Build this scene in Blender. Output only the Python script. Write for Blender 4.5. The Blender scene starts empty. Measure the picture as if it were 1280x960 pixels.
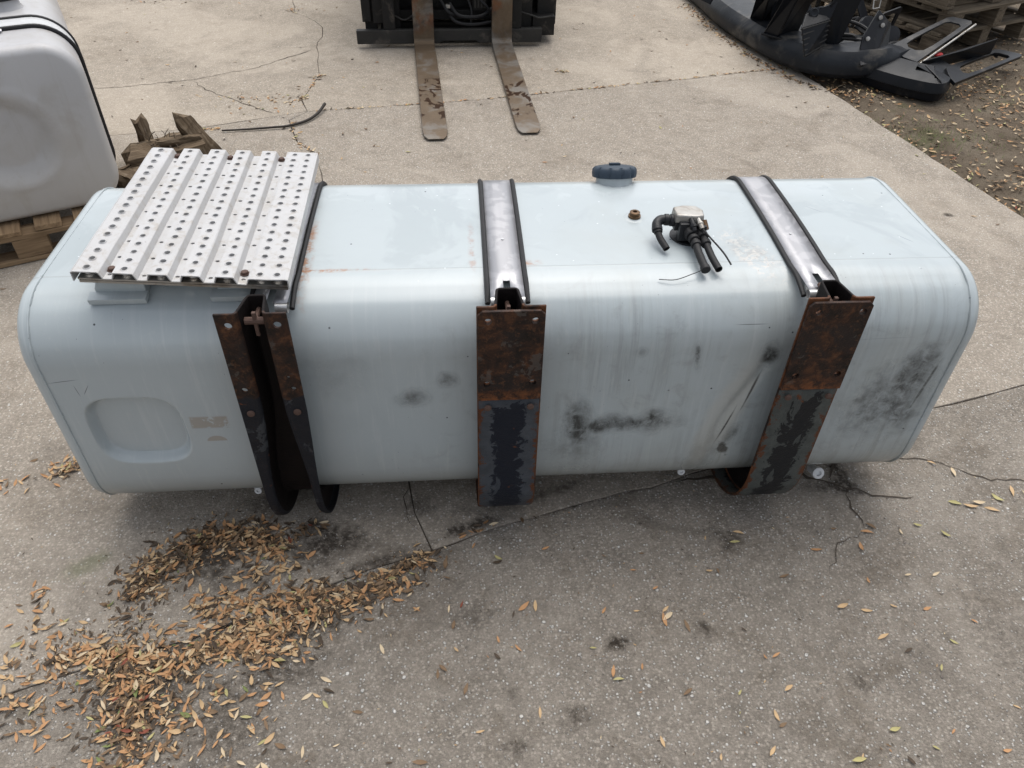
import bpy, bmesh, math, random
from mathutils import Vector, Matrix, noise
from mathutils.geometry import tessellate_polygon
from math import sin, cos, pi, sqrt, radians
random.seed(7)
scn = bpy.context.scene
COL = scn.collection

# ------------------------------------------------------------------ camera, light, exposure
cam_d = bpy.data.cameras.new('camera'); cam = bpy.data.objects.new('camera', cam_d); COL.objects.link(cam)
cam_d.sensor_fit = 'HORIZONTAL'; cam_d.sensor_width = 36.0; cam_d.lens = 26.466
cam_d.clip_start = 0.05; cam_d.clip_end = 500
cam.matrix_world = Matrix(((0.99689, 0.03302, -0.07153, 0), (-0.07549, 0.66000, -0.74747, 0),
                           (0.02252, 0.75054, 0.66044, 1.71535), (0, 0, 0, 1)))
scn.camera = cam
SUN_EL, SUN_AZ = radians(68), radians(14)      # sun high, beyond the tank, a little to the right
world = bpy.data.worlds.new('World'); scn.world = world; world.use_nodes = True
wt = world.node_tree; wt.nodes.clear()
w_out = wt.nodes.new('ShaderNodeOutputWorld'); w_bg = wt.nodes.new('ShaderNodeBackground')
w_sky = wt.nodes.new('ShaderNodeTexSky'); w_hsv = wt.nodes.new('ShaderNodeHueSaturation')
w_sky.sky_type = 'NISHITA'; w_sky.sun_disc = False; w_sky.sun_elevation = SUN_EL; w_sky.sun_rotation = SUN_AZ
w_sky.air_density = 1.0; w_sky.dust_density = 3.0; w_sky.ozone_density = 1.0
w_hsv.inputs['Saturation'].default_value = 0.30
wt.links.new(w_sky.outputs[0], w_hsv.inputs['Color']); wt.links.new(w_hsv.outputs[0], w_bg.inputs[0])
wt.links.new(w_bg.outputs[0], w_out.inputs[0]); w_bg.inputs[1].default_value = 0.15
sun_d = bpy.data.lights.new('sun', 'SUN'); sun = bpy.data.objects.new('sun', sun_d); COL.objects.link(sun)
sun_d.energy = 1.5; sun_d.angle = radians(60); sun_d.color = (1.0, 0.955, 0.89)
sd = Vector((sin(SUN_AZ) * cos(SUN_EL), cos(SUN_AZ) * cos(SUN_EL), sin(SUN_EL)))
sun.rotation_euler = sd.to_track_quat('Z', 'Y').to_euler(); sun.location = (0, 0, 20)
scn.view_settings.view_transform = 'Standard'; scn.view_settings.look = 'None'
scn.view_settings.gamma = 1.0; scn.view_settings.exposure = 0.56; scn.view_settings.use_curve_mapping = False

# ------------------------------------------------------------------ helpers: objects
def obj(name, me, mat=None, parent=None, label=None, cat=None, group=None, kind=None, mats=None):
    o = bpy.data.objects.new(name, me); COL.objects.link(o)
    for m in (mats or ([mat] if mat else [])):
        if m.name not in [q.name for q in me.materials]: me.materials.append(m)
    if parent is not None:
        o.parent = parent; o.location = -ROOTLOC.get(parent.name, Vector((0, 0, 0)))
        ROOTLOC[o.name] = Vector((0, 0, 0))
    if label: o['label'] = label
    if cat: o['category'] = cat
    if group: o['group'] = group
    if kind: o['kind'] = kind
    return o
ROOTLOC = {}
def thing(name, loc, label, cat, group=None, rz=0.0):
    """Empty at the thing's base.  rz=0: parts are given in world coordinates; else in local ones."""
    o = bpy.data.objects.new(name, None); COL.objects.link(o); o.empty_display_size = .1
    o.location = loc; o.rotation_euler = (0, 0, rz)
    ROOTLOC[o.name] = Vector(loc)
    o['label'] = label; o['category'] = cat
    if group: o['group'] = group
    return o
def local_thing(*a, **k):
    o = thing(*a, **k); ROOTLOC[o.name] = Vector((0, 0, 0)); return o
def mesh_from(bm, name='m', smooth=False):
    me = bpy.data.meshes.new(name); bmesh.ops.recalc_face_normals(bm, faces=bm.faces)
    bm.to_mesh(me); bm.free()
    if smooth: shade(me)
    return me
def shade(me, ang=35):
    me.polygons.foreach_set('use_smooth', [True] * len(me.polygons))
    try: me.set_sharp_from_angle(angle=radians(ang))
    except Exception: pass
def pyd(verts, faces, smooth=False):
    me = bpy.data.meshes.new('m'); me.from_pydata([tuple(v) for v in verts], [], faces); me.update()
    if smooth: shade(me)
    return me
def box(bm, x0, x1, y0, y1, z0, z1, bev=0.0, M=None, jit=0.0):
    vs = [bm.verts.new((x, y, z)) for x in (x0, x1) for y in (y0, y1) for z in (z0, z1)]
    if jit:
        for v in vs: v.co += Vector((random.uniform(-jit, jit), random.uniform(-jit, jit), random.uniform(-jit, jit)))
    fs = [bm.faces.new([vs[i] for i in f]) for f in ((0, 1, 3, 2), (4, 6, 7, 5), (0, 4, 5, 1), (2, 3, 7, 6), (0, 2, 6, 4), (1, 5, 7, 3))]
    if bev:
        es = list({e for f in fs for e in f.edges})
        r = bmesh.ops.bevel(bm, geom=es, offset=bev, segments=2, profile=.6, affect='EDGES')
        vs = list({v for f in r['faces'] for v in f.verts} | {v for v in vs if v.is_valid})
    if M is not None: bmesh.ops.transform(bm, matrix=M, verts=vs)
    return vs
def tube(bm, pts, r, n=8, cap=True, flat=1.0):
    """round bar along a polyline; r number or list"""
    pts = [Vector(p) for p in pts]; R = r if isinstance(r, (list, tuple)) else [r] * len(pts)
    t0 = (pts[1] - pts[0]).normalized(); up = Vector((0, 0, 1)) if abs(t0.z) < .9 else Vector((0, 1, 0))
    a = t0.cross(up).normalized(); rings = []
    for i, p in enumerate(pts):
        t = (pts[min(i + 1, len(pts) - 1)] - pts[max(i - 1, 0)]).normalized()
        a = (a - t * a.dot(t)).normalized(); b = t.cross(a)
        rings.append([bm.verts.new(p + (a * cos(2 * pi * k / n) + b * sin(2 * pi * k / n) * flat) * R[i]) for k in range(n)])
    for A, B in zip(rings, rings[1:]):
        for k in range(n): bm.faces.new((A[k], A[(k + 1) % n], B[(k + 1) % n], B[k]))
    if cap: bm.faces.new(rings[0]); bm.faces.new(rings[-1])
    return rings
def spline(pts, n=6):
    pts = [Vector(p) for p in pts]; out = []
    P = [pts[0] * 2 - pts[1]] + pts + [pts[-1] * 2 - pts[-2]]
    for i in range(1, len(P) - 2):
        for k in range(n):
            t = k / n; a, b, c, d = P[i - 1], P[i], P[i + 1], P[i + 2]
            out.append(.5 * ((2 * b) + (c - a) * t + (2 * a - 5 * b + 4 * c - d) * t * t + (3 * b - a - 3 * c + d) * t ** 3))
    return out + [pts[-1]]
def lathe(prof, centre, axis='Z', n=28, M=None):
    """prof: (radius, height) list"""
    bm = bmesh.new(); rings = []
    for r, h in prof:
        rings.append([bm.verts.new((r * cos(2 * pi * k / n), r * sin(2 * pi * k / n), h)) for k in range(n)] if r > 1e-6 else [bm.verts.new((0, 0, h))])
    for A, B in zip(rings, rings[1:]):
        if len(A) == 1 and len(B) == 1: continue
        for k in range(n):
            k2 = (k + 1) % n
            if len(A) == 1: bm.faces.new((A[0], B[k], B[k2]))
            elif len(B) == 1: bm.faces.new((A[k], A[k2], B[0]))
            else: bm.faces.new((A[k], A[k2], B[k2], B[k]))
    R = M or {'Z': Matrix.Identity(4), 'X': Matrix.Rotation(pi / 2, 4, 'Y'), 'Y': Matrix.Rotation(pi / 2, 4, 'X')}[axis]
    bmesh.ops.transform(bm, matrix=Matrix.Translation(centre) @ R, verts=bm.verts)
    return mesh_from(bm, smooth=True)
def solid(o, t, off=-1):
    m = o.modifiers.new('solid', 'SOLIDIFY'); m.thickness = t; m.offset = off; m.use_even_offset = False; return o
def bevel(o, w, seg=2, ang=30):
    m = o.modifiers.new('bevel', 'BEVEL'); m.width = w; m.segments = seg; m.limit_method = 'ANGLE'; m.angle_limit = radians(ang); return o
def cut(o, cyl):
    """bake the object's modifiers and cut round holes: cyl = [(centre, radius, axis vector, half length)]"""
    bm = bmesh.new()
    for c, r, ax, h in cyl:
        q = Vector(ax).to_track_quat('Z', 'Y').to_matrix().to_4x4()
        bmesh.ops.create_cone(bm, cap_ends=True, segments=14, radius1=r, radius2=r, depth=2 * h, matrix=Matrix.Translation(c) @ q)
    me = bpy.data.meshes.new('cut'); bm.to_mesh(me); bm.free()
    k = bpy.data.objects.new('cut', me); COL.objects.link(k); k.matrix_world = Matrix.Translation(Vector((0, 0, 0)))
    save = (o.parent, o.location.copy()); o.parent = None; o.location = (0, 0, 0)
    b = o.modifiers.new('b', 'BOOLEAN'); b.operation = 'DIFFERENCE'; b.object = k; b.solver = 'EXACT'
    bpy.context.view_layer.update()
    new = bpy.data.meshes.new_from_object(o.evaluated_get(bpy.context.evaluated_depsgraph_get()))
    o.modifiers.clear(); o.data = new; o.parent, o.location = save[0], save[1]
    bpy.data.objects.remove(k); bpy.data.meshes.remove(me)
    return o
def fbm(x, y, z=0.0, o=4): return noise.fractal(Vector((x, y, z)), 1.0, 2.0, o)
def sstep(a, b, x):
    t = max(0, min(1, (x - a) / (b - a))); return t * t * (3 - 2 * t)

# ------------------------------------------------------------------ helpers: materials
class NT:
    def __init__(s, name, rough=.6, metal=0.0, spec=.3):
        s.m = bpy.data.materials.new(name); s.m.use_nodes = True; s.t = s.m.node_tree
        s.b = s.t.nodes['Principled BSDF']; s.b.inputs['Roughness'].default_value = rough; s.b.inputs['Metallic'].default_value = metal
        s.b.inputs['Specular IOR Level'].default_value = spec; tc = s.t.nodes.new('ShaderNodeTexCoord'); s.P = tc.outputs['Object']
        sp = s.t.nodes.new('ShaderNodeSeparateXYZ'); s.t.links.new(s.P, sp.inputs[0]); s.X, s.Y, s.Z = sp.outputs
    def _in(s, sock, v):
        if isinstance(v, bpy.types.NodeSocket): s.t.links.new(v, sock)
        elif isinstance(v, (tuple, list)) and len(v) == 3 and sock.type == 'RGBA': sock.default_value = (*v, 1)
        else: sock.default_value = v
    def math(s, op, a, b=0.0, c=None, clamp=False):
        n = s.t.nodes.new('ShaderNodeMath'); n.operation = op; n.use_clamp = clamp
        s._in(n.inputs[0], a); s._in(n.inputs[1], b)
        if c is not None: s._in(n.inputs[2], c)
        return n.outputs[0]
    def mul(s, a, b): return s.math('MULTIPLY', a, b, clamp=True)
    def add(s, a, b): return s.math('ADD', a, b, clamp=True)
    def mix(s, f, a, b, mode='MIX'):
        n = s.t.nodes.new('ShaderNodeMix'); n.data_type = 'RGBA'; n.blend_type = mode
        s._in(n.inputs[0], f); s._in(n.inputs[6], a); s._in(n.inputs[7], b); return n.outputs[2]
    def map(s, scale=(1, 1, 1), rot=(0, 0, 0), loc=(0, 0, 0), v=None):
        n = s.t.nodes.new('ShaderNodeMapping'); n.inputs['Scale'].default_value = scale; n.inputs['Rotation'].default_value = rot
        n.inputs['Location'].default_value = loc; s.t.links.new(v or s.P, n.inputs[0]); return n.outputs[0]
    def noise(s, scale, detail=4, rough=.55, dist=0.0, v=None, col=False):
        n = s.t.nodes.new('ShaderNodeTexNoise'); n.inputs['Scale'].default_value = scale; n.inputs['Detail'].default_value = detail
        n.inputs['Roughness'].default_value = rough; n.inputs['Distortion'].default_value = dist
        s.t.links.new(v or s.P, n.inputs['Vector']); return n.outputs['Color' if col else 'Fac']
    def vor(s, scale, feat='F1', v=None, out='Distance', rnd=1.0):
        n = s.t.nodes.new('ShaderNodeTexVoronoi'); n.feature = feat; n.inputs['Scale'].default_value = scale
        n.inputs['Randomness'].default_value = rnd
        s.t.links.new(v or s.P, n.inputs['Vector']); return n.outputs[out]
    def step(s, v, a, b):
        n = s.t.nodes.new('ShaderNodeMapRange'); n.interpolation_type = 'SMOOTHSTEP'; n.clamp = True
        s._in(n.inputs[0], v); n.inputs[1].default_value = a; n.inputs[2].default_value = b; n.inputs[3].default_value = 0; n.inputs[4].default_value = 1
        return n.outputs[0]
    def ramp(s, f, stops):
        n = s.t.nodes.new('ShaderNodeValToRGB'); cr = n.color_ramp
        while len(cr.elements) < len(stops): cr.elements.new(.5)
        for e, (p, c) in zip(cr.elements, stops): e.position = p; e.color = (*c, 1)
        s._in(n.inputs[0], f); return n.outputs[0]
    def blob(s, a, b, ca, cb, ra, rb, ang=0.0, wob=.5, nscale=9, soft=.8):
        """soft ellipse mask in coordinates a,b with ragged edge"""
        da = s.math('SUBTRACT', a, ca); db = s.math('SUBTRACT', b, cb)
        c, n_ = cos(ang), sin(ang)
        u = s.math('DIVIDE', s.math('ADD', s.math('MULTIPLY', da, c), s.math('MULTIPLY', db, n_)), ra)
        v = s.math('DIVIDE', s.math('SUBTRACT', s.math('MULTIPLY', db, c), s.math('MULTIPLY', da, n_)), rb)
        d = s.math('SQRT', s.math('ADD', s.math('MULTIPLY', u, u), s.math('MULTIPLY', v, v)))
        if wob: d = s.math('ADD', d, s.math('MULTIPLY', s.math('SUBTRACT', s.noise(nscale, 5, .6), .5), wob * 2))
        return s.math('SUBTRACT', 1.0, s.step(d, 1 - soft, 1.0))
    def bump(s, h, strength=.3, dist=.01, prev=None):
        n = s.t.nodes.new('ShaderNodeBump'); n.inputs['Strength'].default_value = strength; n.inputs['Distance'].default_value = dist
        s._in(n.inputs['Height'], h)
        if prev is not None: s.t.links.new(prev, n.inputs['Normal'])
        return n.outputs[0]
    def done(s, col=None, rough=None, normal=None, metal=None):
        if col is not None: s._in(s.b.inputs['Base Color'], col)
        if rough is not None: s._in(s.b.inputs['Roughness'], rough)
        if metal is not None: s._in(s.b.inputs['Metallic'], metal)
        if normal is not None: s.t.links.new(normal, s.b.inputs['Normal'])
        return s.m

# tank dimensions (metres)
X0, X1, YF, DEP, HGT, RAD, ZB = -0.977, 1.276, 1.372, 0.706, 0.660, 0.141, 0.076
ZT, YB = ZB + HGT, YF + DEP
T = 0.074                                   # stand-off of the brackets' front flanges

def m_tank():
    n = NT('tank_paint', .22)
    base = n.mix(n.noise(2.2, 3), (.358, .404, .422), (.412, .456, .470))
    base = n.mix(n.mul(n.noise(26, 5, .65), .20), base, (.30, .33, .34))
    front = n.math('SUBTRACT', 1.0, n.step(n.Y, YF + .03, YF + .17))
    top = n.step(n.Y, YF + .08, YF + .2)
    # vertical run marks on the front
    runs = n.noise(1, 6, .68, .3, v=n.map((48, 1, 2.6)))
    base = n.mix(n.mul(n.mul(n.mul(n.step(runs, .42, .68), front), n.mul(n.step(n.X, -.3, .5), n.step(n.noise(3.4, 4, .6, v=n.map(loc=(1, 1, 9))), .34, .60))), .42), base, (.19, .20, .185))
    haze = n.noise(4.5, 4, .6, .4)
    base = n.mix(n.mul(n.mul(n.step(haze, .45, .7), n.step(n.X, .1, .5)), .28), base, (.33, .35, .33))
    base = n.mix(n.mul(n.mul(n.step(n.noise(13, 7, .7, .6), .50, .72), front), n.mul(n.step(n.X, -.45, .3), .30)), base, (.17, .17, .155))
    base = n.mix(n.mul(n.mul(n.step(n.noise(70, 3, .6, v=n.map((1, 1, .25))), .60, .72), front), .25), base, (.46, .48, .47))
    lt = n.noise(1, 6, .7, .3, v=n.map((60, 1, 3.2), loc=(3, 0, 1)))
    base = n.mix(n.mul(n.mul(n.step(lt, .52, .70), front), .30), base, (.50, .53, .53))
    # soot and scuffs (x, z)
    dirt = None
    for x, z, rx, rz, a, st in [(.30, .345, .042, .12, .10, .85), (.43, .352, .16, .034, .05, .8), (.505, .362, .055, .055, 0, .85), (.40, .36, .04, .04, 0, .6),
                                (1.140, .485, .055, .12, -.30, 1.0), (1.115, .40, .125, .17, -.25, .62), (1.165, .36, .09, .12, -.2, .5), (1.20, .43, .006, .12, -.12, .9), (-.11, .47, .05, .035, 0, .5),
                                (-.03, .52, .035, .03, 0, .45), (-.28, .55, .10, .09, .3, .16), (.58, .575, .010, .05, .1, .6), (.44, .59, .02, .02, 0, .25),
                                (.30, .27, .09, .10, .3, .35), (.66, .22, .05, .12, -.3, .45), (.76, .57, .03, .045, -.2, .7), (.72, .30, .022, .05, -.4, .6)]:
        m = n.mul(n.blob(n.X, n.Z, x, z, rx * 1.2, rz * 1.2, a, .62, 13, 1.0), st)
        dirt = m if dirt is None else n.math('MAXIMUM', dirt, m)
    streak = n.noise(1, 6, .7, .3, v=n.map((26, 1, 11), rot=(0, -.25, 0)))
    dirt = n.math('MULTIPLY', dirt, n.math('ADD', .45, n.math('MULTIPLY', n.step(n.noise(34, 7, .75, .4), .28, .62), 1.15)), clamp=True)
    dirt = n.mul(n.mul(dirt, front), n.math('ADD', .55, n.math('MULTIPLY', n.step(streak, .30, .65), .45)))
    base = n.mix(n.mul(dirt, .96), base, (.022, .022, .020))
    # pale rubbed patch beside the right bracket
    base = n.mix(n.mul(n.mul(n.blob(n.X, n.Z, .685, .37, .055, .26, -.26, .35, 11, .5), front), .55), base, (.42, .42, .39))
    cre = n.math('MAXIMUM', n.blob(n.X, n.Z, .742, .455, .0045, .095, -.20, .25, 18, .8), n.blob(n.X, n.Z, .700, .33, .0035, .10, -.22, .4, 18, .9))
    cre = n.math('MAXIMUM', cre, n.blob(n.X, n.Z, .712, .245, .018, .030, .5, .9, 40, .5))
    base = n.mix(n.mul(n.mul(cre, front), .9), base, (.03, .03, .03))
    # lower dust
    low = n.math('SUBTRACT', 1.0, n.step(n.Z, ZB + .02, ZB + .26))
    base = n.mix(n.mul(n.mul(low, front), .55), base, (.235, .225, .19))
    # chipped primer: white flakes on the top in front of the right strap
    chipz = n.blob(n.X, n.Y, .735, 1.575, .062, .15, .35, .5, 12, .6)
    base = n.mix(n.mul(n.mul(chipz, n.step(n.noise(24, 6, .7), .45, .6)), .5), base, (.30, .28, .255))
    fl = n.step(n.noise(62, 6, .72, .6), .52, .56)
    base = n.mix(n.mul(n.mul(fl, chipz), .8), base, (.50, .48, .45))
    ru = n.step(n.noise(85, 4, .7), .62, .68)
    base = n.mix(n.mul(n.mul(ru, chipz), .55), base, (.25, .14, .08))
    # faded clear patches on the top
    pt = n.mul(n.step(n.noise(5.5, 4, .55, 1.3), .48, .53), n.step(n.Y, YF + .47, YF + .52))
    base = n.mix(n.mul(pt, .22), base, (.50, .54, .56))
    pt2 = n.step(n.noise(15, 3, .5, .8), .66, .67)
    base = n.mix(n.mul(n.mul(pt2, top), .12), base, (.50, .54, .56))
    wet = n.mul(n.step(n.noise(3.1, 5, .6, 1.0, v=n.map(loc=(4, 1, 7))), .50, .60), top)
    base = n.mix(n.mul(wet, .32), base, (.27, .31, .325))
    # longitudinal weld seam with a little rust
    sy = n.math('ABSOLUTE', n.math('SUBTRACT', n.Y, n.math('ADD', 1.530, n.math('MULTIPLY', n.noise(30, 2), .002))))
    seam = n.math('SUBTRACT', 1.0, n.step(sy, .0009, .0034))
    base = n.mix(n.mul(n.mul(seam, n.step(n.Z, .6, .7)), .55), base, (.27, .29, .29))
    rs = n.math('MAXIMUM', n.blob(n.X, n.Y, -.325, 1.53, .19, .011, 0, .6, 20, 1), n.blob(n.X, n.Y, .165, 1.545, .05, .02, 0, .7, 25, 1))
    rs = n.math('MAXIMUM', n.mul(rs, 1), n.mul(n.blob(n.X, n.Y, -.352, 1.60, .022, .22, 0, .6, 22, .9), 1))
    rs = n.mul(rs, n.step(n.Z, .6, .7))
    rs = n.math('MAXIMUM', rs, n.mul(n.blob(n.X, n.Y, .045, 1.60, .012, .15, 0, .8, 30, .9), .5))
    rsn = n.mul(rs, n.step(n.noise(45, 5, .7), .40, .60))
    base = n.mix(n.mul(rsn, .9), base, (.30, .13, .05))
    # specks (chips down to dark primer)
    sp = n.vor(17, v=n.map((1, 1, 1), loc=(3, 2, 1)))
    sz = n.math('SUBTRACT', 1.0, n.step(sp, .035, .05))
    gate = n.step(n.noise(3.1, 2), .45, .5)
    base = n.mix(n.mul(n.mul(sz, gate), .9), base, (.03, .03, .035))
    sp2 = n.math('SUBTRACT', 1.0, n.step(n.vor(38), .03, .045))
    base = n.mix(n.mul(n.mul(sp2, n.step(n.noise(4.3, 2, v=n.map(loc=(9, 9, 9))), .5, .56)), .7), base, (.06, .06, .065))
    sp3 = n.math('SUBTRACT', 1.0, n.step(n.vor(23, v=n.map(loc=(1.3, 5, 2))), .03, .06))
    base = n.mix(n.mul(n.mul(sp3, top), .7), base, (.75, .78, .8))
    # glue ghost of a peeled sticker beside the recess
    def rect(x0, x1, z0, z1):
        e = .0035
        a = n.mul(n.step(n.X, x0 - e, x0 + e), n.math('SUBTRACT', 1., n.step(n.X, x1 - e, x1 + e)))
        b = n.mul(n.step(n.Z, z0 - e, z0 + e), n.math('SUBTRACT', 1., n.step(n.Z, z1 - e, z1 + e)))
        return n.mul(a, b)
    gl = n.mul(rect(-.655, -.565, .392, .430), n.step(n.noise(55, 4, .7), .36, .48))
    gl = n.math('MAXIMUM', gl, n.mul(n.mul(n.blob(n.X, n.Z, -.605, .345, .026, .020, 0, 0, 9, .1), n.step(n.Z, .345, .348)), 1))
    base = n.mix(n.mul(n.mul(gl, front), .75), base, (.29, .26, .22))
    # hairline scratches
    for (a, b, ca, cb, ra, rb, g, st) in [(n.X, n.Z, -.905, .555, .045, .0012, .12, .8), (n.X, n.Z, -.862, .527, .022, .0013, 1.0, .7), (n.X, n.Z, -.883, .525, .022, .0012, -1.45, .7),
                                    (n.X, n.Y, 1.16, 1.62, .03, .0012, -.9, .6), (n.X, n.Y, .98, 1.78, .035, .001, -.8, .5), (n.X, n.Z, .70, .655, .05, .0013, .0, .8), (n.X, n.Z, 1.02, .61, .13, .001, .02, .25)]:
        base = n.mix(n.mul(n.blob(a, b, ca, cb, ra, rb, g, 0, 9, .6), st), base, (.08, .08, .085))
    rough = n.math('ADD', .17, n.math('MULTIPLY', n.noise(6, 4, .6), .12))
    rough = n.math('ADD', rough, n.math('MULTIPLY', dirt, .4))
    h = n.math('ADD', n.math('MULTIPLY', n.noise(420, 2), .10), n.math('MULTIPLY', seam, .5))
    h = n.math('ADD', h, n.math('MULTIPLY', n.noise(55, 3), .12))
    n.b.inputs['Specular IOR Level'].default_value = .5
    return n.done(base, rough, n.bump(h, .25, .003))

def m_white():
    n = NT('white_paint', .3)
    b = n.mix(n.noise(3, 4), (.37, .37, .38), (.43, .43, .44))
    st = n.step(n.noise(1, 5, .65, .3, v=n.map((26, 26, 1.5))), .5, .8)
    b = n.mix(n.mul(st, .5), b, (.27, .245, .21))
    b = n.mix(n.mul(n.step(n.noise(5, 6, .65, .5), .48, .66), .35), b, (.29, .27, .24))
    b = n.mix(n.mul(n.math('SUBTRACT', 1., n.step(n.Z, .0, .5)), .45), b, (.42, .39, .34))
    b = n.mix(n.mul(n.noise(30, 5), .18), b, (.36, .34, .31))
    s = n.math('SUBTRACT', 1., n.step(n.vor(15), .03, .05))
    b = n.mix(n.mul(s, n.step(n.noise(4, 2), .48, .52)), b, (.04, .04, .04))
    return n.done(b, .34, n.bump(n.noise(120, 3), .1, .003))

def m_deck():
    n = NT('deck_paint', .45)
    b = n.mix(n.noise(9, 4), (.41, .41, .41), (.49, .49, .495))
    g = n.step(n.noise(38, 6, .7, .4), .50, .74)
    b = n.mix(n.mul(g, .6), b, (.30, .26, .21))
    g2 = n.step(n.noise(12, 6, .7, .8), .52, .66)
    b = n.mix(n.mul(g2, .45), b, (.34, .31, .27))
    low_ = n.mul(n.noise(20, 5, .65), .6)
    b = n.mix(n.mul(low_, .25), b, (.25, .235, .21))
    c = n.step(n.noise(120, 4, .7), .70, .74)
    b = n.mix(n.mul(c, .6), b, (.10, .08, .07))
    return n.done(b, n.math('ADD', .35, n.math('MULTIPLY', g, .3)), n.bump(n.noise(160, 4, .6), .25, .002))

def m_rust(name, zsplit, black=(.012, .014, .020), grey=(.10, .11, .115), seed=0.0, rustiness=.5, amt_grey=.5, xc=None, orange=0.0):
    """rusted above zsplit, flaking black paint below"""
    n = NT(name, .55, spec=.22)
    L = (seed, seed * .7, seed * 1.3)
    P = n.map(loc=L)
    r = n.ramp(n.noise(26, 8, .68, .6, v=P), [(.30, (.007, .006, .005)), (.44, (.018, .011, .009)), (.55, (.040, .019, .012)), (.66, (.085, .036, .017)), (.80, (.17, .085, .045))])
    r = n.mix(n.mul(n.step(n.noise(11, 5, .6, .5, v=P), .5, .62), .8), r, (.020, .015, .014))
    pg = n.step(n.noise(19, 6, .65, .5, v=n.map(loc=(seed + 4, 2, seed))), .60, .63)
    r = n.mix(n.mul(pg, .5), r, (.09, .082, .074))
    r = n.mix(n.mul(n.step(n.noise(75, 6, .75, v=P), .52, .66), .55), r, (.11, .05, .024))
    k = n.mix(n.noise(40, 4, v=P), black, tuple(c * 1.9 for c in black))
    pg2 = n.step(n.noise(14, 7, .66, .8, v=n.map((1, 1, .55), loc=(seed, 7, 3))), .60 - .1 * amt_grey, .615 - .1 * amt_grey)
    k = n.mix(pg2, k, n.mix(n.noise(60, 4), grey, tuple(c * .5 for c in grey)))
    if xc is not None:          # paint has peeled from the plate's edges inwards
        ex = n.math('ABSOLUTE', n.math('SUBTRACT', n.X, xc))
        ex = n.math('ADD', ex, n.math('MULTIPLY', n.math('SUBTRACT', n.noise(30, 9, .75, .5, v=P), .5), .12))
        k = n.mix(n.step(ex, .036, .040), n.mix(n.mul(pg2, .5), black, grey), n.mix(n.noise(34, 5, .6, v=P), grey, tuple(c * .35 for c in grey)))
        ru_ = n.mix(n.noise(50, 5), (.13, .045, .018), (.045, .02, .012))
        k = n.mix(n.step(ex, .066, .071), k, ru_)
        zt2 = n.math('ADD', n.Z, n.math('MULTIPLY', n.math('SUBTRACT', n.noise(26, 6, .65, .6, v=P), .5), .12))
        k = n.mix(n.mul(n.step(zt2, .50, .505), .8), k, n.mix(n.noise(40, 4), grey, tuple(c * .4 for c in grey)))
    pr = n.step(n.noise(17, 6, .7, .6, v=n.map(loc=(2, seed, 8))), .66 - .1 * rustiness, .72 - .1 * rustiness)
    k = n.mix(pr, k, n.mix(n.noise(50, 5), (.16, .055, .02), (.05, .02, .012)))
    if orange:
        og = n.mix(n.noise(60, 6, .7), (.22, .080, .028), (.08, .032, .015))
        r = n.mix(n.mul(n.step(n.noise(18, 6, .65, v=P), .38, .58), orange), r, og)
    if xc is None and zsplit == .10:      # bright rust creeping from the plate's lower edge
        se = n.math('SUBTRACT', 1., n.step(n.math('ADD', n.Z, n.math('MULTIPLY', n.math('SUBTRACT', n.noise(22, 7, .72), .5), .11)), .530, .568))
        r = n.mix(n.mul(n.mul(se, n.step(n.noise(48, 6, .7), .36, .56)), .85), r, n.mix(n.noise(60, 5, .7), (.26, .09, .03), (.07, .03, .015)))
    zz = n.math('ADD', n.Z, n.math('MULTIPLY', n.math('SUBTRACT', n.noise(14, 5, .6, v=P), .5), .06))
    f = n.step(zz, zsplit - .004, zsplit + .004)
    c = n.mix(f, k, r)
    h = n.math('ADD', n.noise(90, 6, .7), n.math('MULTIPLY', pg2, .25))
    ro = n.math('ADD', .38, n.math('MULTIPLY', n.noise(30, 4), .35))
    return n.done(c, ro, n.bump(h, .55, .004))

def m_metal(name, c1=(.50, .50, .50), rough=.28):
    n = NT(name, rough, 1.0)
    n.b.inputs['Metallic'].default_value = .6
    b = n.mix(n.noise(1, 4, .6, v=n.map((90, 3, 3))), c1, tuple(q * .8 for q in c1))
    p = n.step(n.noise(15, 4, .6, 1.2), .5, .53)
    b = n.mix(n.mul(p, .16), b, (.60, .60, .62))
    d = n.step(n.noise(30, 5, .6), .6, .8)
    b = n.mix(n.mul(d, .35), b, (.20, .19, .175))
    return n.done(b, n.math('ADD', rough, n.math('MULTIPLY', p, .08)), n.bump(n.noise(1, 3, v=n.map((300, 5, 5))), .08, .001))

def m_simple(name, c1, c2, scale=12, rough=.6, bump=.2, bscale=80, metal=0.0, dust=None, dthr=.55, spec=.25):
    n = NT(name, rough, metal, spec); f = n.noise(scale, 6, .62, .3)
    b = n.mix(f, c1, c2)
    if dust: b = n.mix(n.mul(n.step(n.noise(scale * .6, 5, .6, .4, v=n.map(loc=(5, 5, 5))), dthr - .08, dthr + .12), .7), b, dust)
    return n.done(b, n.math('ADD', rough - .1, n.math('MULTIPLY', n.noise(scale * 1.7, 4), .2)), n.bump(n.noise(bscale, 5, .65), bump, .004))

def m_wood(name, c1, c2, c3, ax='X'):
    n = NT(name, .85, spec=.12)
    sc = {'X': (3, 55, 55), 'Y': (55, 3, 55), 'Z': (55, 55, 3)}[ax]
    g = n.noise(1, 6, .65, .5, v=n.map(sc))
    b = n.ramp(g, [(.25, c3), (.5, c1), (.75, c2)])
    b = n.mix(n.mul(n.step(n.noise(7, 4), .5, .8), .5), b, c3)
    return n.done(b, .85, n.bump(g, .7, .006))

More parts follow.
